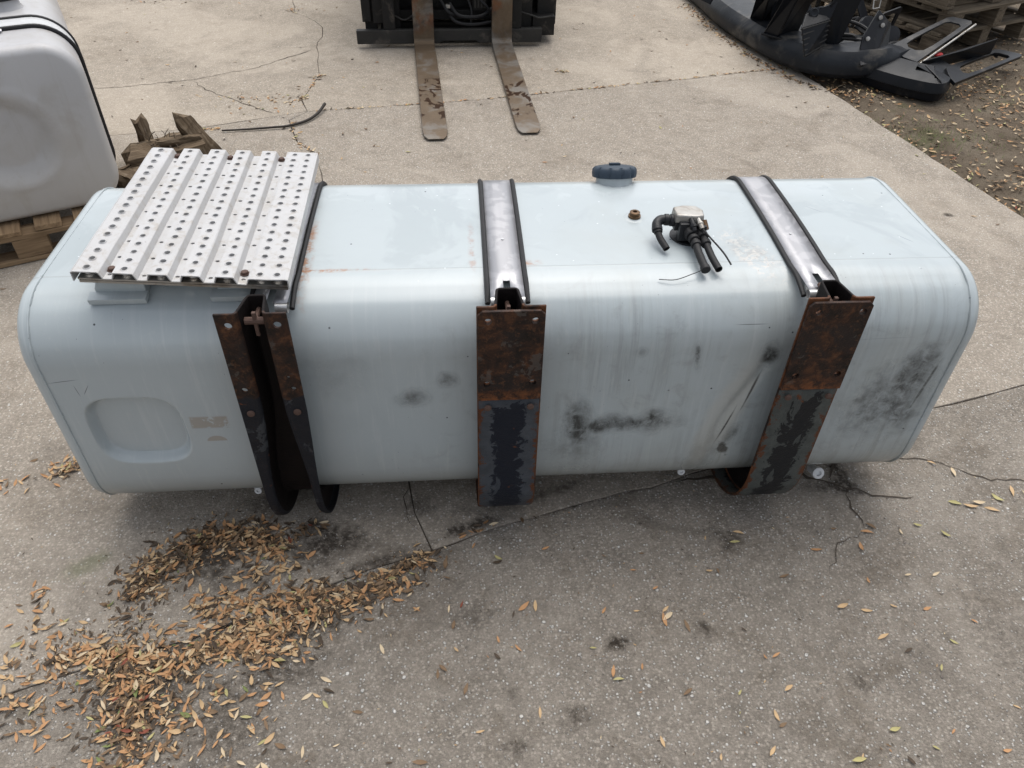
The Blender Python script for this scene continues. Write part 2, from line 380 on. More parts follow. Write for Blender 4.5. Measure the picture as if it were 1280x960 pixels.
def m_concrete(name, c1, c2, speck, speck_amt, stain=.35, coarse=0.0):
    n = NT(name, .88, spec=.12)
    warp = n.t.nodes.new('ShaderNodeMix'); warp.data_type = 'VECTOR'; warp.inputs[0].default_value = .0065
    n.t.links.new(n.P, warp.inputs[4]); n.t.links.new(n.noise(70, 3, .6, col=True), warp.inputs[5]); WP_ = warp.outputs[1]
    b = n.mix(n.noise(1.7, 5, .6, .3), c1, c2)
    b = n.mix(n.math('MULTIPLY', n.step(n.noise(30, 7, .75, .5), .35, .70), .60), b, tuple(c * .62 for c in c1))
    mott = n.noise(9, 6, .65, .4)
    b = n.mix(n.mul(n.step(mott, .42, .75), stain), b, tuple(c * .55 for c in c1))
    fine = n.noise(150, 6, .75)
    b = n.mix(n.math('MULTIPLY', n.step(fine, .3, .8), .65), b, tuple(c * .45 for c in c1))
    b = n.mix(n.mul(n.step(n.noise(95, 4, .7, v=n.map(loc=(1, 2, 3))), .5, .72), .5), b, tuple(min(1, c * 1.45) for c in c2))
    v = n.vor(125, out='Distance', v=WP_); vc = n.vor(125, out='Color', v=WP_)
    sepc = n.t.nodes.new('ShaderNodeSeparateColor'); n.t.links.new(vc, sepc.inputs[0])
    sel = n.step(sepc.outputs[0], 1 - speck_amt, 1 - speck_amt + .02)
    st = n.mul(n.math('SUBTRACT', 1., n.step(v, .27, .42)), sel)
    b = n.mix(n.mul(st, n.math('ADD', .45, n.math('MULTIPLY', sepc.outputs[2], .5))), b, n.mix(sepc.outputs[1], speck, tuple(c * .6 for c in speck)))
    v2 = n.vor(52, out='Distance', v=n.map(loc=(3.3, 1, 0), v=WP_)); vc2 = n.vor(52, out='Color', v=n.map(loc=(3.3, 1, 0), v=WP_))
    sp2 = n.t.nodes.new('ShaderNodeSeparateColor'); n.t.links.new(vc2, sp2.inputs[0])
    st2 = n.mul(n.math('SUBTRACT', 1., n.step(v2, .16, .30)), n.step(sp2.outputs[0], 1 - speck_amt * .22, 1 - speck_amt * .22 + .01))
    b = n.mix(n.mul(st2, .9), b, n.mix(sp2.outputs[2], speck, (.28, .24, .22)))
    # dark pits
    pit = n.mul(n.math('SUBTRACT', 1., n.step(v, .2, .45)), n.step(sepc.outputs[2], .80, .84))
    b = n.mix(n.mul(pit, .32), b, (.07, .062, .055))
    mid = n.mul(n.math('SUBTRACT', 1., n.step(v, .25, .6)), n.step(sepc.outputs[1], .5, .9))
    b = n.mix(n.mul(mid, .35), b, tuple(min(1, c * 1.7) for c in c2))
    blot = n.step(n.noise(3.1, 6, .62, .6, v=n.map(loc=(8, 3, 1))), .56, .72)
    b = n.mix(n.mul(blot, stain * .9), b, (.13, .112, .094))
    br_ = n.mul(n.step(n.noise(4.4, 7, .68, .8, v=n.map(loc=(6, 2, 1))), .50, .66), n.step(n.noise(45, 5, .7), .35, .6))
    b = n.mix(n.mul(br_, .55 * stain + .12), b, (.135, .105, .075))
    big = n.noise(1.1, 4, .6, .8, v=n.map(loc=(3, 9, 1)))
    b = n.mix(n.mul(n.step(big, .50, .62), .22), b, tuple(min(1, c * 1.35) for c in c2))
    gr_ = n.step(n.noise(240, 3, .7), .56, .66)
    b = n.mix(n.mul(gr_, .35), b, tuple(c * .4 for c in c1))
    h = n.math('ADD', n.math('MULTIPLY', n.noise(130, 5, .7), .6), n.math('MULTIPLY', st, .35))
    h = n.math('ADD', h, n.math('MULTIPLY', st2, .5)); h = n.math('SUBTRACT', h, n.math('MULTIPLY', pit, .3))
    return n, b, h

TANK = m_tank(); WHITE = m_white(); DECK = m_deck()
RUST_L = m_rust('rusted_channel_steel', .555, seed=1.0, amt_grey=.12, black=(.007, .008, .011), grey=(.05, .055, .062))
BLACKIN = m_simple('black_channel_inside', (.004, .004, .005), (.014, .010, .009), 14, .6, .4, 90, spec=.12)
RUST_P = m_rust('rusted_cover_plate_steel', .10, seed=2.0)
RUST_R = m_rust('rusted_edge_steel', -1.0, seed=5.0, orange=.62)
BLACKP = m_rust('flaking_black_paint', 1.5, seed=3.0, black=(.008, .011, .019), grey=(.075, .085, .10), amt_grey=.1, rustiness=.1, xc=.118)
BLACKG = m_rust('flaking_grey_black_paint', 1.5, seed=8.4, black=(.012, .013, .015), grey=(.095, .105, .10), amt_grey=.45, rustiness=.15, xc=.842)
STEEL = m_metal('stainless_strap', (.36, .36, .375), .38); POL = m_metal('polished_steel', (.62, .62, .61), .18)
RUBBER = m_simple('black_rubber', (.012, .012, .013), (.022, .022, .023), 30, .55, .2, 200)
PLAST = m_simple('black_plastic', (.010, .011, .013), (.020, .021, .024), 25, .38, .2, 150, dust=(.06, .055, .05), dthr=.62)
CAPM = m_simple('grey_cap_plastic', (.022, .036, .055), (.042, .058, .078), 18, .5, .15, 200, dust=(.16, .13, .10), dthr=.62)
ALU = m_simple('dirty_aluminium', (.30, .29, .27), (.42, .41, .39), 30, .42, .3, 120, .7, dust=(.16, .13, .10))
BRASS = m_simple('tarnished_brass', (.16, .10, .05), (.09, .055, .04), 40, .45, .3, 200, .6)
RBOLT = m_simple('rusty_bolt', (.07, .042, .035), (.11, .07, .055), 60, .7, .5, 200)
GALV = m_simple('galvanised', (.42, .43, .44), (.56, .57, .58), 30, .5, .2, 150)
WPLUG = m_simple('white_plug', (.55, .56, .57), (.68, .69, .70), 30, .45, .2, 150)
PAL1 = m_wood('pallet_wood', (.25, .17, .10), (.36, .26, .16), (.10, .065, .04), 'X')
PALY = m_wood('pallet_wood_cross', (.22, .15, .09), (.32, .23, .14), (.09, .06, .035), 'Y')
GREYW = m_wood('weathered_wood', (.15, .122, .088), (.24, .20, .15), (.045, .036, .026), 'X')
GREYY = m_wood('weathered_wood_cross', (.14, .112, .08), (.22, .185, .14), (.04, .032, .024), 'Y')
ROTW = m_wood('rotten_wood', (.12, .088, .058), (.25, .20, .145), (.03, .021, .014), 'X')
BUMP1 = m_simple('bumper_plastic', (.008, .0095, .012), (.020, .023, .028), 9, .40, .25, 60, spec=.16, dust=(.10, .092, .08), dthr=.58)
BUMP2 = m_simple('bumper_dark_plastic', (.005, .006, .0075), (.010, .011, .014), 9, .36, .2, 60, spec=.16, dust=(.07, .062, .052), dthr=.64)
IRON = m_simple('blackened_iron', (.007, .007, .007), (.016, .015, .014), 14, .6, .4, 90, dust=(.10, .085, .07), dthr=.64)
BARM = m_simple('carriage_bar_iron', (.018, .018, .018), (.040, .038, .034), 12, .55, .4, 90, dust=(.14, .12, .10), dthr=.62)
RED = m_simple('red_lens', (.45, .02, .02), (.30, .01, .012), 20, .3, .05)
HOSE = m_simple('weathered_hose', (.016, .014, .013), (.04, .032, .026), 30, .6, .3, 150)
TWIG = m_simple('twig_bark', (.06, .045, .032), (.11, .085, .06), 60, .8, .3)

def m_fork():
    n = NT('fork_steel', .45, .55)
    b = n.mix(n.noise(22, 6, .65, .5), (.085, .062, .042), (.165, .122, .082))
    b = n.mix(n.mul(n.step(n.noise(6, 5, .6, .5), .46, .64), .75), b, (.19, .18, .165))
    zm = n.step(n.Z, .05, .20)
    b = n.mix(n.mul(n.step(n.noise(7, 5, .6), .48, .62), n.mul(zm, .8)), b, (.15, .062, .028))
    b = n.mix(n.mul(n.step(n.noise(5, 5, .6, .4, v=n.map(loc=(4, 4, 4))), .46, .6), n.mul(zm, .8)), b, (.035, .034, .034))
    w = n.step(n.noise(9, 3, .5, 1.4, v=n.map((1.3, .9, 1), loc=(0.35, .15, 0))), .56, .566)
    yz = n.mul(n.step(n.Y, -1.33, -1.27), n.math('SUBTRACT', 1., n.step(n.Y, -.72, -.66)))
    wm = n.mul(n.mul(w, yz), n.math('SUBTRACT', 1., zm))
    b = n.mix(wm, b, (.035, .018, .010))
    met = n.math('MULTIPLY', n.math('SUBTRACT', 1., wm), .45)
    return n.done(b, n.math('SUBTRACT', .48, n.math('MULTIPLY', wm, .2)), n.bump(n.noise(80, 5), .3, .003), met)
FORK = m_fork()

cn, cb, ch = m_concrete('concrete_far', (.330, .288, .236), (.400, .352, .292), (.66, .63, .58), .12, .38)
CONC = cn.done(cb, .9, cn.bump(ch, .5, .006))
cn, cb, ch = m_concrete('concrete_mid', (.325, .285, .238), (.40, .355, .300), (.74, .72, .68), .18, .42)
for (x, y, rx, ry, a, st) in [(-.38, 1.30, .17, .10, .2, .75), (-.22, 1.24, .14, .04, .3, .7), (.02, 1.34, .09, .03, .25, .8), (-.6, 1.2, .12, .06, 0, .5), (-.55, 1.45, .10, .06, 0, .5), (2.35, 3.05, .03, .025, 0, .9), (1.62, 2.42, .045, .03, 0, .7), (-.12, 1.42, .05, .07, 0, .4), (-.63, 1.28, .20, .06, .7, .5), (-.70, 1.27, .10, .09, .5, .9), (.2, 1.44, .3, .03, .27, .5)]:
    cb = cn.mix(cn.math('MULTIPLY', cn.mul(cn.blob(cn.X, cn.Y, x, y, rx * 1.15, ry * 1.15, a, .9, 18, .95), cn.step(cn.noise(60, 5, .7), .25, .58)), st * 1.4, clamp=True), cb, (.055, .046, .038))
cb = cn.mix(cn.mul(cn.blob(cn.X, cn.Y, -1.0, 1.27, .10, .05, .5, .6, 25, .95), .45), cb, (.10, .12, .05))
CONC2 = cn.done(cb, .9, cn.bump(ch, .8, .012))
cn, cb, ch = m_concrete('coarse_asphalt', (.305, .270, .228), (.40, .358, .308), (.95, .93, .89), .26, .62)
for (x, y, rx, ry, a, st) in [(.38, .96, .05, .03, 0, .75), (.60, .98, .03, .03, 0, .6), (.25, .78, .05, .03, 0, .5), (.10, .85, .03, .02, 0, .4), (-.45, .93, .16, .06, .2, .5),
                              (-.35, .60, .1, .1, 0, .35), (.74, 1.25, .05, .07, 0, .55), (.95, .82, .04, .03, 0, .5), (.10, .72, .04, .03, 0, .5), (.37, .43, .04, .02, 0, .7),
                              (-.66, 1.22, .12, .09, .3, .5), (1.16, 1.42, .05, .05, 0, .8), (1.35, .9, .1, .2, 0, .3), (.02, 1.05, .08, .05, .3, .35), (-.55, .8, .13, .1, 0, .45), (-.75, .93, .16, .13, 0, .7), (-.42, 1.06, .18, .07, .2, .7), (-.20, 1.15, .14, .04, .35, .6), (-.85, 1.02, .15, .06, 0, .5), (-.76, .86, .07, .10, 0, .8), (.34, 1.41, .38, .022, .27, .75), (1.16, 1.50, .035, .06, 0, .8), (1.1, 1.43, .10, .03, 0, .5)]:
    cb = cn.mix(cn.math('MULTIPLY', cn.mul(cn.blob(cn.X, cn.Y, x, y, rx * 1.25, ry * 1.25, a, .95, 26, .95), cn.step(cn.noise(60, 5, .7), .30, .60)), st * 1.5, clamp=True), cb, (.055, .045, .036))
cb = cn.mix(cn.mul(cn.blob(cn.X, cn.Y, -1.02, 1.28, .10, .05, .5, .6, 25, .95), .5), cb, (.10, .12, .05))
ASPH = cn.done(cb, .92, cn.bump(ch, 1.0, .02))

def m_dirt():
    n = NT('dirt', .95, spec=.08)
    b = n.ramp(n.noise(5, 7, .65, .4), [(.3, (.085, .066, .047)), (.5, (.145, .118, .088)), (.7, (.20, .17, .13))])
    b = n.mix(n.mul(n.noise(60, 6, .7), .5), b, (.07, .055, .042))
    b = n.mix(n.mul(n.step(n.noise(3.3, 4, .6, v=n.map(loc=(2, 2, 2))), .56, .7), .4), b, (.07, .085, .03))
    return n.done(b, .95, n.bump(n.noise(40, 7, .7), .9, .02))
DIRT = m_dirt()
CRACK = m_simple('crack_dirt', (.040, .032, .025), (.085, .068, .052), 40, .95, .4)

# ------------------------------------------------------------------ setting: ground and concrete slabs
gv, gf = [], []
def edge_x(y): return 2.062 + (6.6 - y) * .180
XS = [-60, -30, -15, -8] + [-4 + i * .5 for i in range(12)] + [2 + i * .06 for i in range(67)] + [6.5, 8, 12, 20, 35, 60]
YS = [-40, -15, -5, -1] + [i * .08 for i in range(5, 110)] + [9.5, 11, 14, 20, 35, 60]
for y in YS:
    for x in XS:
        d = x - edge_x(y)
        z = -.030 if d < 0 else -.030 + .030 * sstep(.0, .25, d) + .022 * fbm(x * 1.3, y * 1.3) * sstep(0, .4, d) + .008 * fbm(x * 7, y * 7) * sstep(0, .1, d)
        if d < 0: z = -.03
        gv.append((x, y, z))
nx = len(XS)
gf = [(j * nx + i, j * nx + i + 1, (j + 1) * nx + i + 1, (j + 1) * nx + i) for j in range(len(YS) - 1) for i in range(nx - 1)]
ground = obj('ground', pyd(gv, gf, True), DIRT, kind='structure', label='bare brown dirt around the concrete paving')

def jag(pts, amp, n=8, seed=0):
    """ragged line through the points"""
    out = []; rnd = random.Random(seed)
    P = [Vector((*p, 0)) for p in pts]
    for a, b in zip(P, P[1:]):
        L = (b - a).length; k = max(1, int(n * L)); nn = Vector((-(b - a).y, (b - a).x, 0)).normalized()
        for i in range(k):
            t = i / k; p = a.lerp(b, t)
            if i: p = p + nn * (amp * (fbm(p.x * 6 + seed, p.y * 6) * 1.2 + rnd.uniform(-.35, .35)))
            out.append((p.x, p.y))
    out.append((P[-1].x, P[-1].y)); return out
J1 = jag([(-9, 2.7), (-4, 3.6), (-1.36, 4.155), (-.815, 4.375)], .006, 6, 1)
J1r = jag([(-.815, 4.375), (-.193, 4.47), (.285, 4.56), (1.009, 4.74), (1.777, 4.93), (2.335, 5.085)], .006, 6, 2)
Kf = jag([(-.815, 4.375), (-.87, 4.55), (-.815, 4.967), (-.894, 5.514), (-.906, 5.965), (-1.069, 6.243), (-1.164, 6.326), (-1.209, 6.609), (-1.35, 9)], .022, 9, 3)
Kn = jag([(-.815, 4.375), (-.90, 4.25), (-.813, 3.949), (-.69, 3.80), (-.55, 3.1), (-.35, 2.3), (-.2, 1.75), (-.137, 1.399), (-.086, 1.262)], .014, 9, 4)
J2l = jag([(-9, -1.2), (-3, .35), (-1.3, .84), (-.511, 1.097), (-.257, 1.209), (-.086, 1.262)], .010, 12, 5)
J2r = jag([(-.086, 1.262), (.048, 1.315), (.282, 1.385), (.637, 1.478), (1.079, 1.600), (1.378, 1.663), (1.6, 1.747), (1.781, 1.79), (1.98, 1.845), (2.91, 2.09)], .011, 14, 6)
def edgeline(y0, y1, seed):
    out = []; n = max(2, int(abs(y1 - y0) / .07))
    for i in range(n + 1):
        y = y0 + (y1 - y0) * i / n; out.append((edge_x(y) + .012 * fbm(y * 5, seed), y))
    return out
def slab(poly, mat, name='slab', gap=.004, top=0.0, lab=None):
    """closed polygon, pulled in by a ragged gap, with real sides"""
    P = [Vector((*p, 0)) for p in poly]
    Q = [P[0]]
    for p in P[1:]:
        if (p - Q[-1]).length > 1e-4: Q.append(p)
    if (Q[0] - Q[-1]).length < 1e-4: Q.pop()
    ar = sum(Q[i].x * Q[(i + 1) % len(Q)].y - Q[(i + 1) % len(Q)].x * Q[i].y for i in range(len(Q)))
    if ar < 0: Q.reverse()
    n = len(Q); A, B = [], []
    for i, p in enumerate(Q):
        t = (Q[(i + 1) % n] - Q[i - 1]).normalized(); nn = Vector((-t.y, t.x, 0))
        g = gap * (.15 + 1.3 * abs(fbm(p.x * 3, p.y * 3)))
        A.append(p + nn * (g + .0012 + .001 * abs(fbm(p.x * 23, p.y * 23)))); B.append(p + nn * g)
    bm = bmesh.new()
    va = [bm.verts.new((p.x, p.y, top)) for p in A]; vb = [bm.verts.new((p.x, p.y, top - .002)) for p in B]
    vc = [bm.verts.new((p.x, p.y, -.06)) for p in B]
    for tr in tessellate_polygon([[v.co for v in va]]): bm.faces.new([va[k] for k in tr])
    for i in range(n):
        j = (i + 1) % n; bm.faces.new((va[i], vb[i], vb[j], va[j])); bm.faces.new((vb[i], vc[i], vc[j], vb[j]))
    me = mesh_from(bm)
    return obj(name, me, mat, pave)
pave = bpy.data.objects.new('pavement', None); COL.objects.link(pave); pave['kind'] = 'structure'
pave['label'] = 'cracked old concrete and asphalt yard paving'; ROOTLOC['pavement'] = Vector((0, 0, 0))
e9 = edge_x(9)
slab(J1 + Kf[1:] + [(-9, 9)], CONC)
slab(list(reversed(Kf)) + J1r[1:] + edgeline(5.085, 9, 1), CONC)
slab(list(reversed(Kn)) + list(reversed(J1))[1:] + J2l, CONC2, gap=.003)
slab(Kn + J2r[1:] + edgeline(2.09, 5.085, 2)[:-1] + list(reversed(J1r)), CONC2, gap=.003)
slab(J2l + J2r[1:] + edgeline(2.09, -3, 3)[1:] + [(-9, -3)], ASPH, gap=.0055, top=-.0005)

bm = bmesh.new(); bm.faces.new([bm.verts.new((max(-8.9, x) if x < -8 else x - .03, y, -.0055)) for x, y in [(-9, 9)] + edgeline(-3, 9, 3)[::-1] + [(-9, -3)]])
me = mesh_from(bm)
obj('joint_dirt', me, CRACK, pave)
def crack(pts, w, seed):
    P = jag(pts, .016, 45, seed); bm = bmesh.new(); prev = None; n = len(P)
    for i, p in enumerate(P):
        a = Vector((*P[max(0, i - 1)], 0)); b = Vector((*P[min(n - 1, i + 1)], 0)); t = (b - a).normalized(); nn = Vector((-t.y, t.x, 0))
        ww = w * (.35 + 1.1 * abs(fbm(p[0] * 9 + seed, p[1] * 9))) * min(1, i / 3 + .1, (n - 1 - i) / 3 + .1)
        q = Vector((*p, 0)); cur = [bm.verts.new((q + nn * ww) + Vector((0, 0, .0016))), bm.verts.new((q - nn * ww) + Vector((0, 0, .0016)))]
        if prev: bm.faces.new((prev[0], prev[1], cur[1], cur[0]))
        prev = cur
    return obj('crack', mesh_from(bm), CRACK, pave)
crack([(-2.304, 4.72), (-1.938, 4.786), (-1.584, 4.89), (-1.232, 5.103), (-.90, 5.47)], .0035, 1)
crack([(-1.584, 4.86), (-1.387, 4.647), (-1.063, 4.395), (-.96, 4.33)], .003, 2)
crack([(.637, 1.47), (.9, 1.49), (1.042, 1.488), (1.122, 1.435), (1.162, 1.41), (1.248, 1.38), (1.35, 1.37)], .0055, 3)
crack([(1.122, 1.435), (1.15, 1.50), (1.18, 1.56), (1.24, 1.62)], .0065, 4)
crack([(1.162, 1.41), (1.14, 1.34), (1.15, 1.27)], .005, 5)
crack([(1.25, 1.61), (1.35, 1.52), (1.5, 1.50), (1.62, 1.42), (1.8, 1.40)], .003, 6)
crack([(-.147, 1.50), (-.165, 1.43), (-.15, 1.36), (-.12, 1.33)], .0025, 7)
crack([(1.15, 1.27), (1.05, 1.22), (.98, 1.1)], .0015, 8)
crack([(-1.3, 5.6), (-1.1, 5.5), (-.90, 5.52)], .0015, 9)

# ------------------------------------------------------------------ the fuel tank
tank = thing('fuel_tank', (.15, 1.72, 0), 'long pale blue-grey diesel tank lying in the middle of the yard on three rusty brackets', 'fuel tank')
def profile(n_front=130, n_arc=14, n_flat=22, ins=0.0):
    """list of (y, z, ny, nz) going round from bottom front, up the front, over the top, down the back"""
    r = RAD; out = []
    yc0, yc1, zc0, zc1 = YF + r, YB - r, ZB + r, ZT - r
    def arc(yc, zc, a0, a1, n):
        for k in range(n):
            a = a0 + (a1 - a0) * k / n; out.append((yc + r * cos(a), zc + r * sin(a), cos(a), sin(a)))
    def line(a, b, nn, n):
        for k in range(n): t = k / n; out.append((a[0] + (b[0] - a[0]) * t, a[1] + (b[1] - a[1]) * t, *nn))
    arc(yc0, zc0, 1.5 * pi, pi, n_arc); line((YF, zc0), (YF, zc1), (-1, 0), n_front)
    arc(yc0, zc1, pi, .5 * pi, n_arc); line((yc0, ZT), (yc1, ZT), (0, 1), n_flat)
    arc(yc1, zc1, .5 * pi, 0, n_arc); line((YB, zc1), (YB, zc0), (1, 0), 6)
    arc(yc1, zc0, 0, -.5 * pi, n_arc); line((yc1, ZB), (yc0, ZB), (0, -1), 6)
    return out
def recess(x, z):
    u, v = abs((x + .782) / .118), abs((z - .388) / .116)
    # corners cut unevenly like the stamping in the photograph
    d = (u ** 3.4 + v ** 3.4) ** (1 / 3.4)
    return -.026 * (1 - sstep(.82, .97, d))
def shell_d(x, y, z, ny, nz):
    d = .0010 * fbm(x * 2.1, y * 2.5, z * 2.5, 2)
    if ny < -.5: 
        d += recess(x, z)
        xc = .715 - .30 * (z - .40) * -.55 + .02 * sin(z * 14)     # long crease beside the right bracket
        e = abs(x - xc) / .02
        d += -.006 * max(0, 1 - e) * sstep(.17, .24, z) * (1 - sstep(.52, .60, z))
        d += .0015 * math.exp(-((x - .43) / .2) ** 2 - ((z - .36) / .08) ** 2)
    # very slight barrelling between the flat faces' edges
    if abs(nz) > .9 and nz > 0: d += .004 * (1 - ((y - (YF + YB) / 2) / (DEP / 2 - RAD)) ** 2)
    return d
PR = profile()
xs = []
ER = .030
for k in range(9): xs.append(X0 + ER * (1 - cos(k / 8 * pi / 2)))
a, b = X0 + .036, X1 - .036
xs += [X0 + .033] + [a + (-.645 - a) * k / 110 for k in range(111)] + [-.645 + (b + .645) * k / 190 for k in range(1, 191)] + [X1 - .033]
for k in range(8, -1, -1): xs.append(X1 - ER * (1 - cos(k / 8 * pi / 2)))
sv, sf = [], []
for i, x in enumerate(xs):
    e = min(x - X0, X1 - x)
    ins = 0.0 if e >= ER else ER * .8 * (1 - sqrt(max(0, 1 - ((ER - e) / ER) ** 2)))
    if e < .0345: ins += .0012
    for (y, z, ny, nz) in PR:
        d = shell_d(x, y, z, ny, nz) * sstep(.0, .08, e) - ins
        sv.append((x, y + ny * d, z + nz * d))
m = len(PR)
sf = [(i * m + j, i * m + (j + 1) % m, (i + 1) * m + (j + 1) % m, (i + 1) * m + j) for i in range(len(xs) - 1) for j in range(m)]
shell = obj('tank_shell', pyd(sv, sf, True), TANK, tank)
for sx, x in ((-1, X0), (1, X1)):                               # slightly domed end caps
    cv, cf = [], []; P2 = profile(10, 8, 10); mm = len(P2); yc, zc = (YF + YB) / 2, (ZT + ZB) / 2
    for k in range(7):
        t = 1 - k / 6
        for (y, z, ny, nz) in P2:
            yy, zz = y - ny * .0255, z - nz * .0255
            cv.append((x + sx * .010 * (1 - t * t), yc + (yy - yc) * t, zc + (zz - zc) * t))
    cf = [(i * mm + j, i * mm + (j + 1) % mm, (i + 1) * mm + (j + 1) % mm, (i + 1) * mm + j) for i in range(6) for j in range(mm)]
    obj('end_cap', pyd(cv, cf, True), TANK, tank)
    bm = bmesh.new(); P3 = profile(70, 24, 60); 
    pts = [(x - sx * .0345, y + ny * (.0002 + .0006 * random.random()), z + nz * .0005) for (y, z, ny, nz) in P3]
    pts.append(pts[0]); tube(bm, pts, [random.uniform(.0018, .0034) for _ in pts], 6, False)
    obj('weld_seam', mesh_from(bm, smooth=True), TANK, tank)

# path for brackets: outward offset `off` from the tank's front, round under its bottom
def bpath(off, z_top, z_bot_from=None, y_end=1.93, n=16, z_start=None):
    zc, yc = ZB + RAD, YF + RAD; out = []
    zs = z_top if z_start is None else z_start
    k = 10
    for i in range(k): out.append((YF - off, zs + (zc - zs) * i / k))
    for i in range(n + 1):
        a = pi + (pi / 2) * i / n; out.append((yc + (RAD + off) * cos(a), zc + (RAD + off) * sin(a)))
    if y_end:
        for i in range(1, 4): out.append((yc + (y_end - yc) * i / 3, ZB - off))
    return out
def bracket(xc, zt, prof_top, prof_bot, mat, label=None):
    zc = ZB + RAD; n = None; rows = []
    offs = [p[1] for p in prof_top]
    paths = [bpath(o_, zt) for o_ in offs]
    N = len(paths[0]); vs, fs = [], []
    for i in range(N):
        zref = paths[0][i][1]
        t = 1 - sstep(.22, .54, zref)
        for j, (px, o_) in enumerate(prof_top):
            x = px + (prof_bot[j][0] - px) * t
            y, z = paths[j][i]
            vs.append((xc + x, y, z))
    w = len(prof_top)
    fs = [(i * w + j, i * w + j + 1, (i + 1) * w + j + 1, (i + 1) * w + j) for i in range(N - 1) for j in range(w - 1)]
    me = pyd(vs, fs); o = obj('support_bracket', me, None, tank, label=label, mats=[mat, BLACKIN])
    for k_, p_ in enumerate(me.polygons):
        if 4 <= k_ % (w - 1) <= w - 6: p_.material_index = 1
    solid(o, .006, 0); bevel(o, .0012, 1, 40)
    return o
def rnd_prof(p, r=.008):
    """round the bends of a (x, off) profile"""
    out = [p[0]]
    for a, b, c in zip(p, p[1:], p[2:]):
        A, B, C = Vector(a), Vector(b), Vector(c); u = (A - B).normalized(); v = (C - B).normalized()
        for t in (0, .33, .67, 1):
            s = B + u * r; e = B + v * r; q = s.lerp(B, t).lerp(B.lerp(e, t), t); out.append((q.x, q.y))
    return out + [p[-1]]
def hole_cyl(x, z, r=.0085): return (Vector((x, YF - T, z)), r, (0, 1, 0), .022)
W = .0745; ti = .007
LT = rnd_prof([(-W, T), (-.030, T), (-.016, ti), (.020, ti), (.027, T), (W, T)]); LB = rnd_prof([(-W, T), (-.054, T), (-.050, ti), (.040, ti), (.046, T), (W - .010, T)])
CT = rnd_prof([(-W, T), (-.034, T), (-.027, ti), (.018, ti), (.026, T), (W, T)])
RT = [(-x, o_) for x, o_ in reversed(LT)]
XL, XC, XR = -.4245, .118, .842
brL = bracket(XL, .787, LT, LB, RUST_L, 'uncovered channel bracket with two rusty flanges and a dark hollow between')
cut(brL, [hole_cyl(XL - .049, .757), hole_cyl(XL + .052, .757), hole_cyl(XL - .052, .578, .007), hole_cyl(XL + .056, .578, .006), hole_cyl(XL + .050, .612, .004)])
brC = bracket(XC, .789, CT, CT, RUST_R); cut(brC, [hole_cyl(XC - .050, .757), hole_cyl(XC + .052, .757), hole_cyl(XC - .052, .580), hole_cyl(XC + .052, .582)])
brR = bracket(XR, .789, RT, RT, RUST_R); cut(brR, [hole_cyl(XR - .047, .757), hole_cyl(XR + .053, .757), hole_cyl(XR - .05, .575), hole_cyl(XR + .052, .577)])

def bolt_mesh(c, r=.008, h=.006, ax='Y', hexa=False, n=14):
    if hexa: prof = [(r * 1.25, 0), (r * 1.25, .003), (r, .003), (r, h), (r * .6, h + .001), (0, h + .001)]
    else: prof = [(r, 0), (r, h * .4), (r * .85, h * .8), (r * .5, h), (0, h)]
    return lathe(prof, c, ax, 6 if hexa == 1 else n)
def cover(br, xc, mat_low, holes, seed):
    w = .0725
    # upper plate
    bm = bmesh.new(); c = .010
    pts = [(-w, .530), (w, .530), (w, .783 - c), (w - c, .783), (-w + c, .783), (-w, .783 - c)]
    f = [bm.verts.new((xc + x, YF - T - .0045, z)) for x, z in pts]; b = [bm.verts.new((xc + x, YF - T - .0125, z)) for x, z in pts]
    bm.faces.new(f); bm.faces.new(b)
    for i in range(6): j = (i + 1) % 6; bm.faces.new((f[i], f[j], b[j], b[i]))
    up = obj('cover_plate', mesh_from(bm), RUST_P, br, label='upper cover plate, bare and rusted brown'); bevel(up, .0012, 2)
    bpy.context.view_layer.update(); cut(up, [hole_cyl(x, z) for x, z in holes])
    # lower plate, bent round the bottom
    pa = bpath(T + .0045, 0, z_start=.523, y_end=None, n=18); vs = []
    for i, (y, z) in enumerate(pa):
        wv = .0715 + .0008 * fbm(i * .5, seed)
        for k in range(5): vs.append((xc - wv + 2 * wv * k / 4, y, z))
    fs = [(i * 5 + j, i * 5 + j + 1, (i + 1) * 5 + j + 1, (i + 1) * 5 + j) for i in range(len(pa) - 1) for j in range(4)]
    lo = obj('cover_plate', pyd(vs, fs, True), mat_low, br, label='lower cover plate in flaking black paint, curved under the tank')
    s = solid(lo, .008, 1); bevel(lo, .0012, 1)
    for sx in (-1, 1):
        obj('bolt', bolt_mesh((xc + sx * .050, YF - T - .0125, .508), .0085, .006), RBOLT, br)
# lathe on 'Y' axis points the bolt head towards -Y
cover(brC, XC, BLACKP, [(XC - .050, .757), (XC + .052, .757), (XC - .052, .580), (XC + .052, .582)], 1)
cover(brR, XR, BLACKG, [(XR - .047, .757), (XR + .053, .757), (XR - .05, .575), (XR + .052, .577)], 5)
for x, z in ((XL - .052, .508), (XL + .053, .508)): obj('bolt', bolt_mesh((x, YF - T - .0035, z), .009, .005), RBOLT, brL)
for br, xc in ((brL, XL + .002), (brC, XC - .004), (brR, XR + .0)):
    bm = bmesh.new(); tube(bm, [(xc - .022, YF - .052, .752), (xc + .026, YF - .052, .752)], .0085, 10)
    tube(bm, [(xc, YF - .052, .752), (xc, YF + .03, .753)], .0055, 8)
    box(bm, xc - .004, xc + .004, YF - .058, YF - .050, .715, .775, .001)
    obj('tension_bolt', mesh_from(bm, smooth=True), RBOLT, br)

